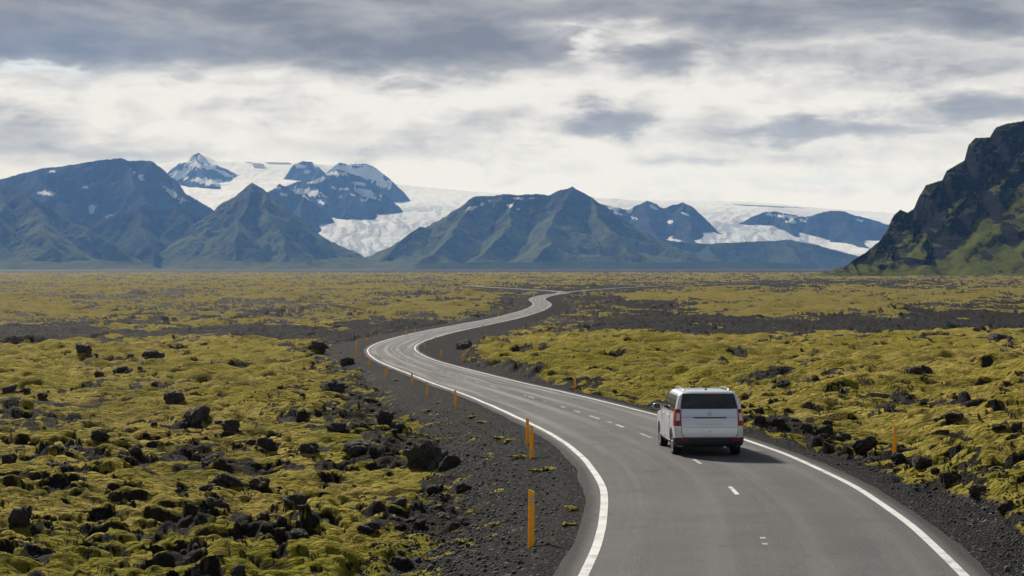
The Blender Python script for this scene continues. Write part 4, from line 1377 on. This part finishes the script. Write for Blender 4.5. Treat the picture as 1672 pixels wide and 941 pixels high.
def frustum(n, y0, y1, a=.36):
    y = np.exp(nrs.uniform(math.log(y0), math.log(y1), n))
    return y * nrs.uniform(-a, a, n), y


xs, ys = frustum(60000, 22, 300)
gd = ground(xs, ys)
keep = (gd['gravel'] < .2) & (nrs.uniform(size=len(xs)) < gd['rock']**1.5 * .15 + .004)
xs, ys = xs[keep][:3400], ys[keep][:3400]
bx_, by_ = [], []
for (a_, b_, w_) in PLACED:
    for k in range(8):
        t_ = nrs.uniform(0, 6.28); d_ = w_ * nrs.uniform(.4, .95)
        bx_.append(a_ + math.cos(t_) * d_); by_.append(b_ + w_ * .2 + math.sin(t_) * d_)
nb_ = len(bx_)
xs, ys = np.concatenate([xs, bx_]), np.concatenate([ys, by_])
sz = (.10 + .36 * nrs.uniform(size=len(xs))**3.2) * (1 + ys / 200)
sz[-nb_:] = np.repeat([w_ for _, _, w_ in PLACED], 8) * nrs.uniform(.08, .30, nb_)
scatter('lava_rubble', xs, ys, sz, (10, 3), MAT_ROCK, .55, (.5, .95))

gm, gg = new_mat('loose_gravel')
gi = gg.noise(gg.pos(), 5.0, 2)
gcol = gg.mix(gg.ss(gg.noise(gg.pos(), 9.0, 2, .5), .3, .7), (0.022, 0.022, 0.023), (0.085, 0.084, 0.083))
gg.surf(gcol, 0.9, gg.bump(gg.noise(gg.pos(), 60.0, 3), .7, .01), 0.25)
xs, ys = frustum(120000, 22, 75)
gd = ground(xs, ys)
sel = (np.abs(gd['d']) < gd['vw'] + 1.2) & (np.abs(gd['d']) > ASPH + .25)
pr = np.clip((np.abs(gd['d']) - ASPH) / 2.2, .10, 1)
keep = sel & (nrs.uniform(size=len(xs)) < pr)
xs, ys = xs[keep][:12000], ys[keep][:12000]
sz = .026 + .075 * nrs.uniform(size=len(xs))**4 + .09 * (nrs.uniform(size=len(xs)) >.99)
scatter('gravel', xs, ys, sz, (10, 2), gm)


# ------------------------------------------------------------------ orange posts
MAT_POST = simple_mat('orange_post_plastic', (0.93, 0.50, 0.012), 0.5, 0.0, 0.4, Subsurface_Weight=.5, Subsurface_Scale=.03)
for n_ in MAT_POST.node_tree.nodes:
    if n_.type == 'BSDF_PRINCIPLED':
        n_.inputs['Subsurface Radius'].default_value = (1, 1, 1)
MAT_REFL = simple_mat('grey_reflector', (0.50, 0.55, 0.58), 0.3, 0.0, 0.6)


def post_mesh(w=.115, t=.035, H=1.0):
    """flat stake: slightly hollow section, top cut on the slant"""
    bm = bmesh.new()
    sec = [(-w/2, -t*.1), (-w*.38, -t/2), (w*.38, -t/2), (w/2, -t*.1), (w*.44, t/2), (w*.25, t*.30), (-w*.25, t*.30), (-w*.44, t/2)]
    rings = []
    for k, z in enumerate((-.25, 0, H * .5, H)):
        ring = []
        for x, y in sec:
            zz = z + (-.045 * (x / w + .5) if k == 3 else 0)
            ring.append(bm.verts.new((x * (1 - .05*k/3), y, zz)))
        rings.append(ring)
    n = len(sec)
    for a, b in zip(rings[:-1], rings[1:]):
        for i in range(n):
            bm.faces.new((a[i], a[(i+1) % n], b[(i+1) % n], b[i]))
    bm.faces.new(rings[-1]); bm.faces.new(rings[0][::-1])
    return bm


def refl_mesh(w=.045, h=.15):
    bm = bmesh.new()
    n = 16
    f0, f1 = [], []
    for i in range(n):
        a = 2*math.pi*i/n
        x = math.copysign(abs(math.cos(a))**.7, math.cos(a)) * w/2; z = math.copysign(abs(math.sin(a))**.7, math.sin(a)) * h/2
        f0.append(bm.verts.new((x, -.0005, z))); f1.append(bm.verts.new((x*.9, -.010, z*.95)))
    for i in range(n):
        bm.faces.new((f0[i], f0[(i+1) % n], f1[(i+1) % n], f1[i]))
    bm.faces.new(f1); bm.faces.new(f0[::-1])
    return bm


GP = 'orange marker posts along the road'
POSTS = [  # px, py of the foot, height in px, lean (deg), label
    (867, 893, 94, .6, 'nearest and tallest orange marker post, standing on the black gravel with a clear grey reflector'),
    (868, 749, 55, .5, 'front one of the overlapping pair of orange posts beside the left edge line'),
    (861.5, 726, 44, -.8, 'back one of the overlapping pair of orange posts beside the left edge line'),
    (744, 669, 32, -1.5, 'orange post leaning a little beside the left edge line, next after the overlapping pair'),
    (697.5, 647, 24, -.5, 'second orange post beyond the overlapping pair on the gravel bank'),
    (672.5, 630, 22, 0, 'third orange post beyond the overlapping pair on the gravel bank'),
    (630.5, 616, 19, 1, 'fourth orange post beyond the overlapping pair, below the outer bend'),
    (602.8, 600, 16, .5, 'orange post closest to the outermost point of the bend'),
    (582, 584, 28, 1.0, 'tall thin orange post set back on the gravel outside the bend'),
    (587, 584, 5, 0, 'stub of an orange post at the foot of the tall thin one outside the bend'),
    (600, 560, 9, 0, 'faint short orange post above the outer bend, left of a brighter one'),
    (612.6, 558, 12, 0, 'reddish orange post above the outer bend'),
    (693.7, 570, 13, 0, 'orange post farthest back inside the bend'),
    (711.5, 557, 7, 0, 'tiny orange post on the inside of the bend, above the others there'),
    (720, 584, 14, 0, 'middle one of the three orange posts inside the bend'),
    (757, 592, 14, 0, 'orange post nearest the black rock pile inside the bend'),
    (938.5, 634, 27, 1.2, 'orange post at the foot of the mossy bank ahead of the car'),
    (1206, 690, 40, 1.5, 'orange post half hidden behind the right side of the car'),
    (1460, 750, 56, 1.8, 'lone orange post with a small reflector among the boulders of the right shoulder'),
    (788, 535, 5, 0, 'tiny orange post right of the long straight after the bend'),
    (849, 507, 7, 0, 'left one of the two tiny orange posts before the far bend'),
    (853, 505, 7, 0, 'right one of the two tiny orange posts before the far bend'),
    (833, 513, 7, 0, 'tiny yellow post before the two at the far bend'),
    (814, 516, 8, 0, 'tiny yellow post along the left of the far straight, nearer than the rest'),
    (663, 549, 9, 0, 'short yellow post above the road just past the outer bend'),
    (677, 545, 7, 0, 'second short yellow post above the road past the outer bend'),
]
post_proto = bm_obj('marker_post', post_mesh(), MAT_POST, angle=40)
refl_proto = bm_obj('reflector', refl_mesh(), MAT_REFL)
for i, (px, py, hp, lean, lab) in enumerate(POSTS):
    p = ray_ground(px, py)
    H = hp * p.y / FPX
    if i == 0:
        o, q = post_proto, refl_proto
    else:
        o = post_proto.copy(); COL.objects.link(o)
        q = refl_proto.copy(); COL.objects.link(q)
    q.parent = o
    wd = 1.0 if p.y < 120 else 1.5
    o.location = p
    o.scale = (wd, wd, H)
    q.location = (.004, -.0175, .83)
    q.scale = (1, 1, 1.0)
    o.rotation_euler = (R(rnd.uniform(-1.5, 1.5)), R(lean), R(rnd.uniform(-12, 12)))
    tag(o, lab, 'marker post', GP)


# ------------------------------------------------------------------ little tufts on the gravel
def tuft_mesh(seed):
    """a ragged low pad of moss"""
    V, F, _ = rock_shape(400 + seed, 4, 0)
    a = np.arctan2(V[:, 1], V[:, 0])
    k = 1 + .35 * np.sin(a * 3 + seed) + .25 * np.sin(a * 7 + 2 * seed) + .15 * np.sin(a * 13)
    V[:, 0] *= k; V[:, 1] *= k
    V[:, 2] = V[:, 2] * .32 + fbm(V[:, 0] * 9, V[:, 1] * 9, seed, 3) * .05
    return V, F


MAT_TUFT, g_ = new_mat('yellow_green_tuft')
n_ = g_.noise(g_.pos(), 9.0, 4, .7)
g_.surf(g_.mix(g_.ss(n_, .35, .65), (0.10, 0.085, 0.012), (0.30, 0.24, 0.03)), .9, g_.bump(n_, 1.0, .05), .15)
TUFTS = [(815, 717, 'upper yellow tuft of the pair left of the overlapping posts'), (830, 722, 'lower yellow tuft of the pair left of the overlapping posts'), (772, 682, 'yellow tuft on the gravel below the leaning post'),
         (788, 691, 'larger yellow tuft below the leaning post'), (714, 659, 'single yellow dot of moss left of the leaning post'), (885, 770, 'tuft on the gravel just right of and below the overlapping posts'), (848, 748, 'tuft close to the foot of the overlapping posts, left of them'),
         (895, 768, 'tuft between the overlapping posts and the edge line'), (810, 858, 'small yellow tuft left of the nearest post'), (924, 858, 'wide low tuft right of the nearest post, near the asphalt'), (935, 834, 'small tuft above the wide low one right of the nearest post'),
         (756, 886, 'tuft on the gravel bank level with the foot of the nearest post'), (648, 622, 'tuft below the fourth post on the gravel bank'), (700, 672, 'faint tuft midway down the gravel bank, above the largest boulder')]
TM = []
for k in range(3):
    V_, F_ = tuft_mesh(k); o_ = np_mesh('moss_tuft', V_, F_, MAT_TUFT); TM.append(o_.data); bpy.data.objects.remove(o_)
for i, (px, py, lab) in enumerate(TUFTS):
    p = ray_ground(px, py)
    o = bpy.data.objects.new('moss_tuft', TM[i % 3]); COL.objects.link(o)
    o.location = p
    k = rnd.uniform(.2, .36) * (1 + p.y / 90)
    o.scale = (k * 1.3, k, k)
    o.rotation_euler = (0, 0, rnd.uniform(0, 6.28))
    tag(o, lab, 'moss tuft', 'yellow tufts on the gravel bank')


# ------------------------------------------------------------------ the car
def build_car():
    paint, g = new_mat('silver_paint')
    fl = g.noise(g.pos(), 900.0, 1)
    dirt = g.noise(g.pos((1, 1, 1)), 2.5, 4, .6)
    sepz = g.n('ShaderNodeSeparateXYZ'); g.put(sepz.inputs[0], g.pos())
    low = g.ss(g.add(sepz.outputs[2], g.mul(g.sub(dirt, .5), .5)), .75, .25)
    pc = g.mix(g.mul(low, .35), g.mix(fl, (.60, .64, .70), (.68, .72, .77)), (.30, .30, .30))
    g.surf(pc, g.mix(low, (.30, .30, .30), (.6, .6, .6)), None, .5, .35, Coat_Weight=.8, Coat_Roughness=.06)
    glass, g = new_mat('dark_glass')
    gz = g.noise(g.pos(), 3.0, 3)
    g.surf(g.mix(gz, (.006, .007, .008), (.014, .016, .018)), .06, None, .55, 0, Coat_Weight=.6, Coat_Roughness=.03)
    black = simple_mat('black_plastic', (.018, .018, .019), .6)
    rubber = simple_mat('tyre_rubber', (.016, .016, .016), .85, 0, .25)
    alloy = simple_mat('alloy', (.50, .51, .52), .32, .8)
    red = simple_mat('red_lens', (.30, .006, .008), .35, 0, .4)
    clear = simple_mat('pale_lens', (.62, .60, .58), .2, 0, .6, Coat_Weight=.7)
    plate = simple_mat('pale_plate', (.80, .81, .82), .45)
    chrome = simple_mat('chrome', (.62, .63, .64), .18, 1.0)
    seam = simple_mat('seam_black', (.012, .012, .012), .8)

    #            z     half   yr     yf   corner
    LV = np.array([(.27, .86, -2.08, 2.12, .16), (.335, .925, -2.17, 2.22, .20), (.42, .945, -2.205, 2.27, .21), (.58, .955, -2.215, 2.28, .21), (.80, .962, -2.205, 2.26, .19), (.96, .958, -2.185, 2.20, .17),
                   (1.02, .952, -2.175, 2.05, .16), (1.09, .945, -2.16, 1.35, .155), (1.16, .935, -2.14, 1.10, .15), (1.28, .915, -2.115, .92, .145), (1.45, .880, -2.06, .70, .14), (1.60, .842, -2.00, .50, .14), (1.69, .806, -1.955, .34, .15),
                   (1.745, .755, -1.90, .20, .17), (1.775, .665, -1.80, .05, .2), (1.787, .50, -1.62, -.15, .22)])

    def L(z):
        return [_pchip(np.clip(np.asarray(z, float), .27, 1.787), LV[:, 0], LV[:, k]) for k in range(1, 5)]

    def rear_y(x, z):
        w, yr, yf, r = L(z)
        return yr + .05 * (np.asarray(x) / w)**2

    def outline(z, nr=10, nc=7, ns=34, nf=10):
        w, yr, yf, r = L(z)
        r = min(float(r), .25)
        w, yr, yf = float(w), float(yr), float(yf)
        P = []
        yb = yr + .05
        for x in np.linspace(-(w - r), w - r, nr):
            P.append((x, yr + .05 * (x / w)**2))
        for a in np.linspace(-90, 0, nc + 2)[1:-1]:
            P.append((w - r + r*math.cos(R(a)), yb + r + r*math.sin(R(a))))
        for y in np.linspace(yb + r, yf - .45, ns):
            P.append((w, y))
        for a in np.linspace(0, 90, nc + 2)[1:-1]:
            P.append((w - .42 + .42*math.cos(R(a)), yf - .45 + .40*math.sin(R(a))))
        for x in np.linspace(w - .42, -(w - .42), nf):
            P.append((x, yf - .05 + .05 * (1 - (x/(w-.42+1e-6))**2)))
        for a in np.linspace(90, 180, nc + 2)[1:-1]:
            P.append((-(w - .42) + .42*math.cos(R(a)), yf - .45 + .40*math.sin(R(a))))
        for y in np.linspace(yf - .45, yb + r, ns):
            P.append((-w, y))
        for a in np.linspace(180, 270, nc + 2)[1:-1]:
            P.append((-(w - r) + r*math.cos(R(a)), yb + r + r*math.sin(R(a))))
        return P

    root = bpy.data.objects.new('car', None)
    COL.objects.link(root)
    tag(root, 'silver white estate car seen from behind, driving away on the grey road', 'car')

    zs = np.concatenate([np.linspace(.27, 1.0, 24), np.linspace(1.02, 1.70, 26), np.linspace(1.71, 1.787, 10)])
    rings = [outline(z) for z in zs]
    n = len(rings[0])
    bm = bmesh.new()
    vr = [[bm.verts.new((x, y, z)) for x, y in ring] for ring, z in zip(rings, zs)]
    for a, b in zip(vr[:-1], vr[1:]):
        for i in range(n):
            bm.faces.new((a[i], a[(i+1) % n], b[(i+1) % n], b[i]))
    bm.faces.new(vr[-1]); bm.faces.new(vr[0][::-1])
    body = bm_obj('body', bm, paint, root, smooth=True)
    # wheel arches cut out of the body
    AX = [(-.80, -1.36), (.80, -1.36), (-.80, 1.39), (.80, 1.39)]
    RW = .335
    bm = bmesh.new()
    for x, y in AX:
        r_ = bmesh.ops.create_cone(bm, cap_ends=True, segments=40, radius1=.405, radius2=.405, depth=.62, matrix=Matrix.Translation((x + math.copysign(.06, x), y, RW + .02)) @ Matrix.Rotation(R(90), 4, 'Y'))
    cut = bm_obj('cutter', bm)
    md = body.modifiers.new('arches', 'BOOLEAN'); md.object = cut; md.operation = 'DIFFERENCE'; md.solver = 'EXACT'
    bpy.context.view_layer.update()
    me = bpy.data.meshes.new_from_object(body.evaluated_get(bpy.context.evaluated_depsgraph_get()))
    body.modifiers.clear(); body.data = me
    bpy.data.objects.remove(cut)
    bm = bmesh.new(); bm.from_mesh(me)
    for e in bm.edges:
        if len(e.link_faces) == 2 and e.calc_face_angle(0) > R(38):
            e.smooth = False
    for f in bm.faces: f.smooth = True
    bm.to_mesh(me); bm.free()
    if len(me.materials) == 0: me.materials.append(paint)

    def sheet(name, fn, nu, nv, mat, parent=root, thick=.006, smooth=True):
        """a panel on the body's skin: fn(u, v) -> (point, outward normal)"""
        bm = bmesh.new()
        top = [[None]*(nv+1) for _ in range(nu+1)]; bot = [[None]*(nv+1) for _ in range(nu+1)]
        for i in range(nu+1):
            for j in range(nv+1):
                p, nn = fn(i/nu, j/nv)
                p = Vector(p); nn = Vector(nn).normalized()
                top[i][j] = bm.verts.new(p + nn*thick); bot[i][j] = bm.verts.new(p - nn*.012)
        for i in range(nu):
            for j in range(nv):
                bm.faces.new((top[i][j], top[i+1][j], top[i+1][j+1], top[i][j+1]))
        edge = [(i, 0) for i in range(nu)] + [(nu, j) for j in range(nv)] + [(i, nv) for i in range(nu, 0, -1)] + [(0, j) for j in range(nv, 0, -1)]
        for a, b in zip(edge, edge[1:] + edge[:1]):
            bm.faces.new((top[a[0]][a[1]], bot[a[0]][a[1]], bot[b[0]][b[1]], top[b[0]][b[1]]))
        return bm_obj(name, bm, mat, parent, angle=35)

    def rear(x, z):
        e = .01
        y = float(rear_y(x, z))
        dz = float(rear_y(x, z + e) - rear_y(x, z - e)) / (2*e)
        dx = float(rear_y(x + e, z) - rear_y(x - e, z)) / (2*e)
        return (x, y, z), (dx, -1, dz)

    def sidep(s, y, z):
        e = .01
        w = float(L(z)[0]); dw = float(L(z + e)[0] - L(z - e)[0]) / (2*e)
        return (s * w, y, z), (s, 0, -dw)

    def corner(s, t, z):
        """round the back corner: t<0 on the rear face, 0..1 round the bend, >1 along the side (metres)"""
        w, yr, yf, r = [float(q) for q in L(z)]
        if t < 0:
            x = w - r + t
            p, nn = rear(x, z); return (s * p[0], p[1], p[2]), (s * nn[0], nn[1], nn[2])
        if t <= 1:
            a = R(-90 + 90*t)
            return (s*(w - r + r*math.cos(a)), yr + .05 + r + r*math.sin(a), z), (s*math.cos(a), math.sin(a), .1)
        return sidep(s, yr + .05 + r + (t - 1), z)

    lerp = lambda a, b, t: a + (b - a) * t

    # tailgate with its dark seam
    def gate(u, v, m=0.0):
        z = lerp(.555 - m, 1.30, v)
        hw = .755 + m + .03 * min(1, max(0, (z - .6) / .3))
        if v < .12: hw -= .05 * (1 - v/.12)**2
        return rear(lerp(-hw, hw, u), z)
    sheet('tailgate_seam', lambda u, v: gate(u, v, .014), 16, 16, seam, thick=.003)
    tg = sheet('tailgate', gate, 16, 18, paint, thick=.012)
    def bar(name, x0, x1, z0, z1, mat, th, par=tg, nu=8, nv=2):
        return sheet(name, lambda u, v: rear(lerp(x0, x1, u), lerp(z0, z1, v)), nu, nv, mat, par, th)
    bar('crease', -.76, .76, .808, .816, seam, .0135)
    bar('crease', -.77, .77, 1.078, 1.085, seam, .0135)
    bar('handle_bar', -.45, .45, 1.055, 1.085, black, .030)
    bar('plate_recess', -.40, .40, .835, 1.045, paint, .0145)
    bar('licence_plate', -.27, .27, .865, .985, plate, .022)
    bar('lock', -.013, .013, .685, .71, seam, .0145, nu=2)
    # round emblem: ring with a five-pointed figure inside
    def disc(name, r0, r1, zc, th, mat, n=28, star=False):
        bm = bmesh.new(); a_, b_, c_, d_ = [], [], [], []
        for i in range(n):
            t = 2*math.pi*i/n
            k1 = r1 * ((1.0 if i % 2 == 0 else .45) if star else 1.0)
            for lst, rr, h in ((a_, r0, th), (b_, k1, th), (c_, k1, .0)):
                p, nn = rear(rr*math.sin(t), zc + rr*math.cos(t))
                q = Vector(p) + Vector(nn).normalized() * (.012 + h)
                lst.append(bm.verts.new(q))
        for i in range(n):
            j = (i+1) % n
            if r0 > 0: bm.faces.new((a_[i], a_[j], b_[j], b_[i]))
            bm.faces.new((b_[i], b_[j], c_[j], c_[i]))
        if r0 == 0: bm.faces.new(b_)
        return bm_obj(name, bm, mat, tg)
    e1 = disc('emblem', .052, .066, 1.175, .008, chrome)
    e2 = disc('emblem_star', 0.0, .048, 1.175, .006, chrome, 10, True)
    # rear window
    def rwin(u, v):
        z = lerp(1.305, 1.705, v)
        hw = lerp(.800, .715, v) - .015 * (2*abs(v-.5))**6
        return rear(lerp(-hw, hw, u), z)
    rw = sheet('rear_window', rwin, 16, 10, glass, thick=.010)
    bar('brake_light', -.20, .20, 1.672, 1.70, red, .024, root)
    # wiper
    bm = bmesh.new()
    for a, b, r_ in (((.02, 1.32), (.30, 1.36), .010), ((.10, 1.335), (.42, 1.345), .006)):
        pa, na = rear(*a); pb, nb = rear(*b)
        A, B = Vector(pa) + Vector(na).normalized()*.024, Vector(pb) + Vector(nb).normalized()*.024
        dv = (B - A); ln = dv.length
        bmesh.ops.create_cone(bm, cap_ends=True, segments=8, radius1=r_, radius2=r_*.7, depth=ln, matrix=Matrix.Translation((A+B)/2) @ dv.to_track_quat('Z', 'Y').to_matrix().to_4x4())
    bm_obj('wiper', bm, black, root)
    # lamps
    for s in (-1, 1):
        def lamp(u, v, s=s):
            z = lerp(.845, 1.30, v)
            t0 = -.012; t1 = 1.05 + .12 * v
            return corner(s, lerp(t0, t1, u), z)
        tl = sheet('tail_light', lamp, 12, 12, red, thick=.016)
        def rev(u, v, s=s):
            return corner(s, lerp(.10, .50, u), lerp(.99, 1.19, v))
        sheet('reversing_lamp', rev, 5, 5, clear, tl, .022)
        sheet('reflector', lambda u, v, s=s: rear(s * lerp(.62, .84, u), lerp(.455, .505, v)), 5, 2, red, thick=.040)
    # black lower bumper, wrapped round both corners
    def bump(u, v):
        z = lerp(.300, .525, v)
        w, yr, yf, r = [float(q) for q in L(z)]
        tot = (w - r) + r*1.571 + .17
        d = lerp(-tot, tot, u); s = 1 if d >= 0 else -1; d = abs(d)
        if d < w - r: p, nn = rear(s*d, z)
        elif d < w - r + r*1.571: p, nn = corner(s, (d - (w - r)) / (r*1.571), z)
        else: p, nn = corner(s, 1 + d - (w - r) - r*1.571, z)
        return p, nn
    sheet('bumper', bump, 40, 6, black, thick=.028)
    bar('bumper_seam', -.93, .93, .523, .533, seam, .006, root, 16)
    # side glass, pillars, doors, handles
    for s in (-1, 1):
        def quad(y0b, y1b, y0t, y1t, z0=1.215, z1=1.64, s=s):
            def fn(u, v):
                z = lerp(z0, z1, v)
                return sidep(s, lerp(lerp(y0b, y0t, v), lerp(y1b, y1t, v), u), z)
            return fn
        sheet('side_window', quad(-1.86, -1.02, -1.76, -1.02), 8, 8, glass, thick=.008)
        sheet('side_window', quad(-.94, .02, -.94, -.02), 8, 8, glass, thick=.008)
        sheet('side_window', quad(.10, .80, .06, .22), 8, 8, glass, thick=.008)
        for y0, y1, zb in ((-1.00, .04, .46), (.075, 1.02, .40)):
            def door(u, v, s=s, y0=y0, y1=y1, zb=zb):
                z = lerp(zb, 1.19, v)
                return sidep(s, lerp(y0, y1, u), z)
            def dseam(u, v, s=s, y0=y0, y1=y1, zb=zb):
                return sidep(s, lerp(y0 - .012, y1 + .012, u), lerp(zb - .012, 1.195, v))
            sheet('door_seam', dseam, 8, 8, seam, thick=.002)
            d = sheet('door', door, 10, 12, paint, thick=.008)
            bm = bmesh.new()
            yh = y0 + .16
            p, nn = sidep(s, yh, 1.06)
            bmesh.ops.create_cube(bm, size=1.0, matrix=Matrix.Translation((p[0] + s*.028, yh, 1.06)) @ Matrix.Diagonal((.032, .20, .034, 1)))
            bmesh.ops.bevel(bm, geom=bm.edges[:], offset=.012, segments=2, affect='EDGES')
            bm_obj('door_handle', bm, paint, d, smooth=True)
        # sill
        sheet('sill', lambda u, v, s=s: sidep(s, lerp(-.93, .96, u), lerp(.285, .37, v)), 10, 3, black, thick=.012)
        # mirror on a short arm
        bm = bmesh.new()
        bmesh.ops.create_uvsphere(bm, u_segments=20, v_segments=12, radius=1.0)
        for v in bm.verts:
            v.co.y = v.co.y * (1 if v.co.y > 0 else .35)
        bmesh.ops.scale(bm, vec=(.125, .11, .095), verts=bm.verts)
        bmesh.ops.translate(bm, vec=(s*1.085, .86, 1.215), verts=bm.verts)
        bmesh.ops.create_cube(bm, size=1.0, matrix=Matrix.Translation((s*.97, .87, 1.165)) @ Matrix.Diagonal((.14, .06, .05, 1)))
        mi = bm_obj('side_mirror', bm, paint, root, smooth=True)
        bm = bmesh.new()
        bmesh.ops.create_circle(bm, cap_ends=True, segments=24, radius=1.0, matrix=Matrix.Translation((s*1.085, .818, 1.215)) @ Matrix.Rotation(R(90), 4, 'X') @ Matrix.Diagonal((.105, .078, 1, 1)))
        bm_obj('mirror_glass', bm, simple_mat('mirror_grey', (.05, .055, .06), .25, .3), mi)
        # roof rail
        bm = bmesh.new()
        prev = None
        N = 24
        ringsR = []
        for k in range(N + 1):
            t = k / N
            y = lerp(-1.62, .02, t); zz = 1.775 + .055 * min(1, min(t, 1-t)*9)
            x = s * .635
            ringsR.append([bm.verts.new((x + .020*math.cos(a), y, zz + .017*math.sin(a))) for a in np.linspace(0, 2*math.pi, 8, endpoint=False)])
        for a, b in zip(ringsR[:-1], ringsR[1:]):
            for i in range(8): bm.faces.new((a[i], a[(i+1) % 8], b[(i+1) % 8], b[i]))
        bm.faces.new(ringsR[0][::-1]); bm.faces.new(ringsR[-1])
        bm_obj('roof_rail', bm, chrome, root, smooth=True)
        # headlamp
        def hl(u, v, s=s):
            z = lerp(.74, .94, v); w, yr, yf, r = [float(q) for q in L(z)]
            a = R(lerp(12, 75, u))
            return (s*(w - .42 + .42*math.cos(a)), yf - .45 + .40*math.sin(a), z), (s*math.cos(a), math.sin(a), .1)
        sheet('headlight', hl, 8, 4, clear, thick=.010)
    # windscreen
    def ws(u, v):
        z = lerp(1.13, 1.70, v); w, yr, yf, r = [float(q) for q in L(z)]
        x = lerp(-(w - .30), w - .30, u)
        return (x, yf - .05 + .05*(1 - (x/(w-.40))**2), z), (0, 1, .55)
    sheet('windscreen', ws, 10, 10, glass, thick=.012)
    # fin aerial
    bm = bmesh.new()
    vs = [bm.verts.new(c) for c in ((-.022, -1.52, 1.775), (.022, -1.52, 1.775), (.022, -1.34, 1.775), (-.022, -1.34, 1.775), (-.006, -1.545, 1.86), (.006, -1.545, 1.86), (.006, -1.50, 1.855), (-.006, -1.50, 1.855))]
    for f in ((0, 1, 5, 4), (1, 2, 6, 5), (2, 3, 7, 6), (3, 0, 4, 7), (4, 5, 6, 7), (3, 2, 1, 0)):
        bm.faces.new([vs[i] for i in f])
    bm_obj('aerial', bm, black, root)
    # underside and exhaust
    bm = bmesh.new()
    bmesh.ops.create_cube(bm, size=1.0, matrix=Matrix.Translation((0, .0, .32)) @ Matrix.Diagonal((1.16, 3.8, .12, 1)))
    bmesh.ops.bevel(bm, geom=bm.edges[:], offset=.04, segments=2, affect='EDGES')
    bm_obj('underbody', bm, black, root)
    bm = bmesh.new()
    bmesh.ops.create_cone(bm, cap_ends=True, segments=16, radius1=.035, radius2=.035, depth=.30, matrix=Matrix.Translation((.42, -2.03, .275)) @ Matrix.Rotation(R(90), 4, 'X'))
    bm_obj('exhaust', bm, chrome, root, smooth=True)
    # wheels
    proto = None
    for k, (x, y) in enumerate(AX):
        s = 1 if x > 0 else -1
        if proto is None:
            wh = bpy.data.objects.new('wheel', None); COL.objects.link(wh)
            bm = bmesh.new()
            prof = [(.215, .105), (.30, .112), (.322, .100), (.333, .070), (.335, 0), (.333, -.070), (.322, -.100), (.30, -.112), (.215, -.105)]
            N = 48
            rg = [[bm.verts.new((w_, r_*math.cos(a), r_*math.sin(a))) for r_, w_ in prof] for a in np.linspace(0, 2*math.pi, N, endpoint=False)]
            for i in range(N):
                a, b = rg[i], rg[(i+1) % N]
                for j in range(len(prof)):
                    bm.faces.new((a[j], a[(j+1) % len(prof)], b[(j+1) % len(prof)], b[j]))
            ty = bm_obj('tyre', bm, rubber, wh, smooth=True)
            bm = bmesh.new()
            # rim lip, hub and ten spokes
            prf = [(.205, .10), (.222, .106), (.222, .085), (.20, .06), (.20, -.09), (.205, -.09)]
            rg = [[bm.verts.new((w_, r_*math.cos(a), r_*math.sin(a))) for r_, w_ in prf] for a in np.linspace(0, 2*math.pi, N, endpoint=False)]
            for i in range(N):
                a, b = rg[i], rg[(i+1) % N]
                for j in range(len(prf)):
                    bm.faces.new((a[j], a[(j+1) % len(prf)], b[(j+1) % len(prf)], b[j]))
            for q in range(10):
                M = Matrix.Rotation(2*math.pi*q/10, 4, 'X') @ Matrix.Translation((.082, .12, 0)) @ Matrix.Diagonal((.03, .19, .034, 1))
                bmesh.ops.create_cube(bm, size=1.0, matrix=M)
            bmesh.ops.create_cone(bm, cap_ends=True, segments=24, radius1=.06, radius2=.05, depth=.06, matrix=Matrix.Translation((.085, 0, 0)) @ Matrix.Rotation(R(90), 4, 'Y'))
            rim = bm_obj('rim', bm, alloy, wh, angle=35)
            bm = bmesh.new()
            bmesh.ops.create_cone(bm, cap_ends=True, segments=32, radius1=.198, radius2=.198, depth=.02, matrix=Matrix.Translation((.03, 0, 0)) @ Matrix.Rotation(R(90), 4, 'Y'))
            br = bm_obj('brake_disc', bm, black, wh)
            proto = (wh, ty, rim, br)
        else:
            wh = proto[0].copy(); COL.objects.link(wh)
            for c in proto[1:]:
                q = c.copy(); COL.objects.link(q); q.parent = wh
        wh.parent = root
        wh.location = (x + s*.03, y, RW)
        wh.rotation_euler = (R(20*k), 0, 0 if s > 0 else math.pi)

    # place: rear face in the photo at x 1152, tyres on the road
    Yc = 45.6
    Xc = (1152 - CX) / FPX * 44.0 + .02
    ya, yb = Yc - 1.36, Yc + 1.39
    i1 = int(np.argmin(np.abs(RC[:700, 1] - ya))); i2 = int(np.argmin(np.abs(RC[:700, 1] - yb)))
    cr = .035
    za, zb = RZ[i1] + cr, RZ[i2] + cr
    root.location = (Xc - .04, Yc, (za + zb) / 2)
    root.rotation_euler = (math.atan2(zb - za, yb - ya), 0, R(1.6))
    root.scale = (1.03, 1.03, 1.045)


build_car()
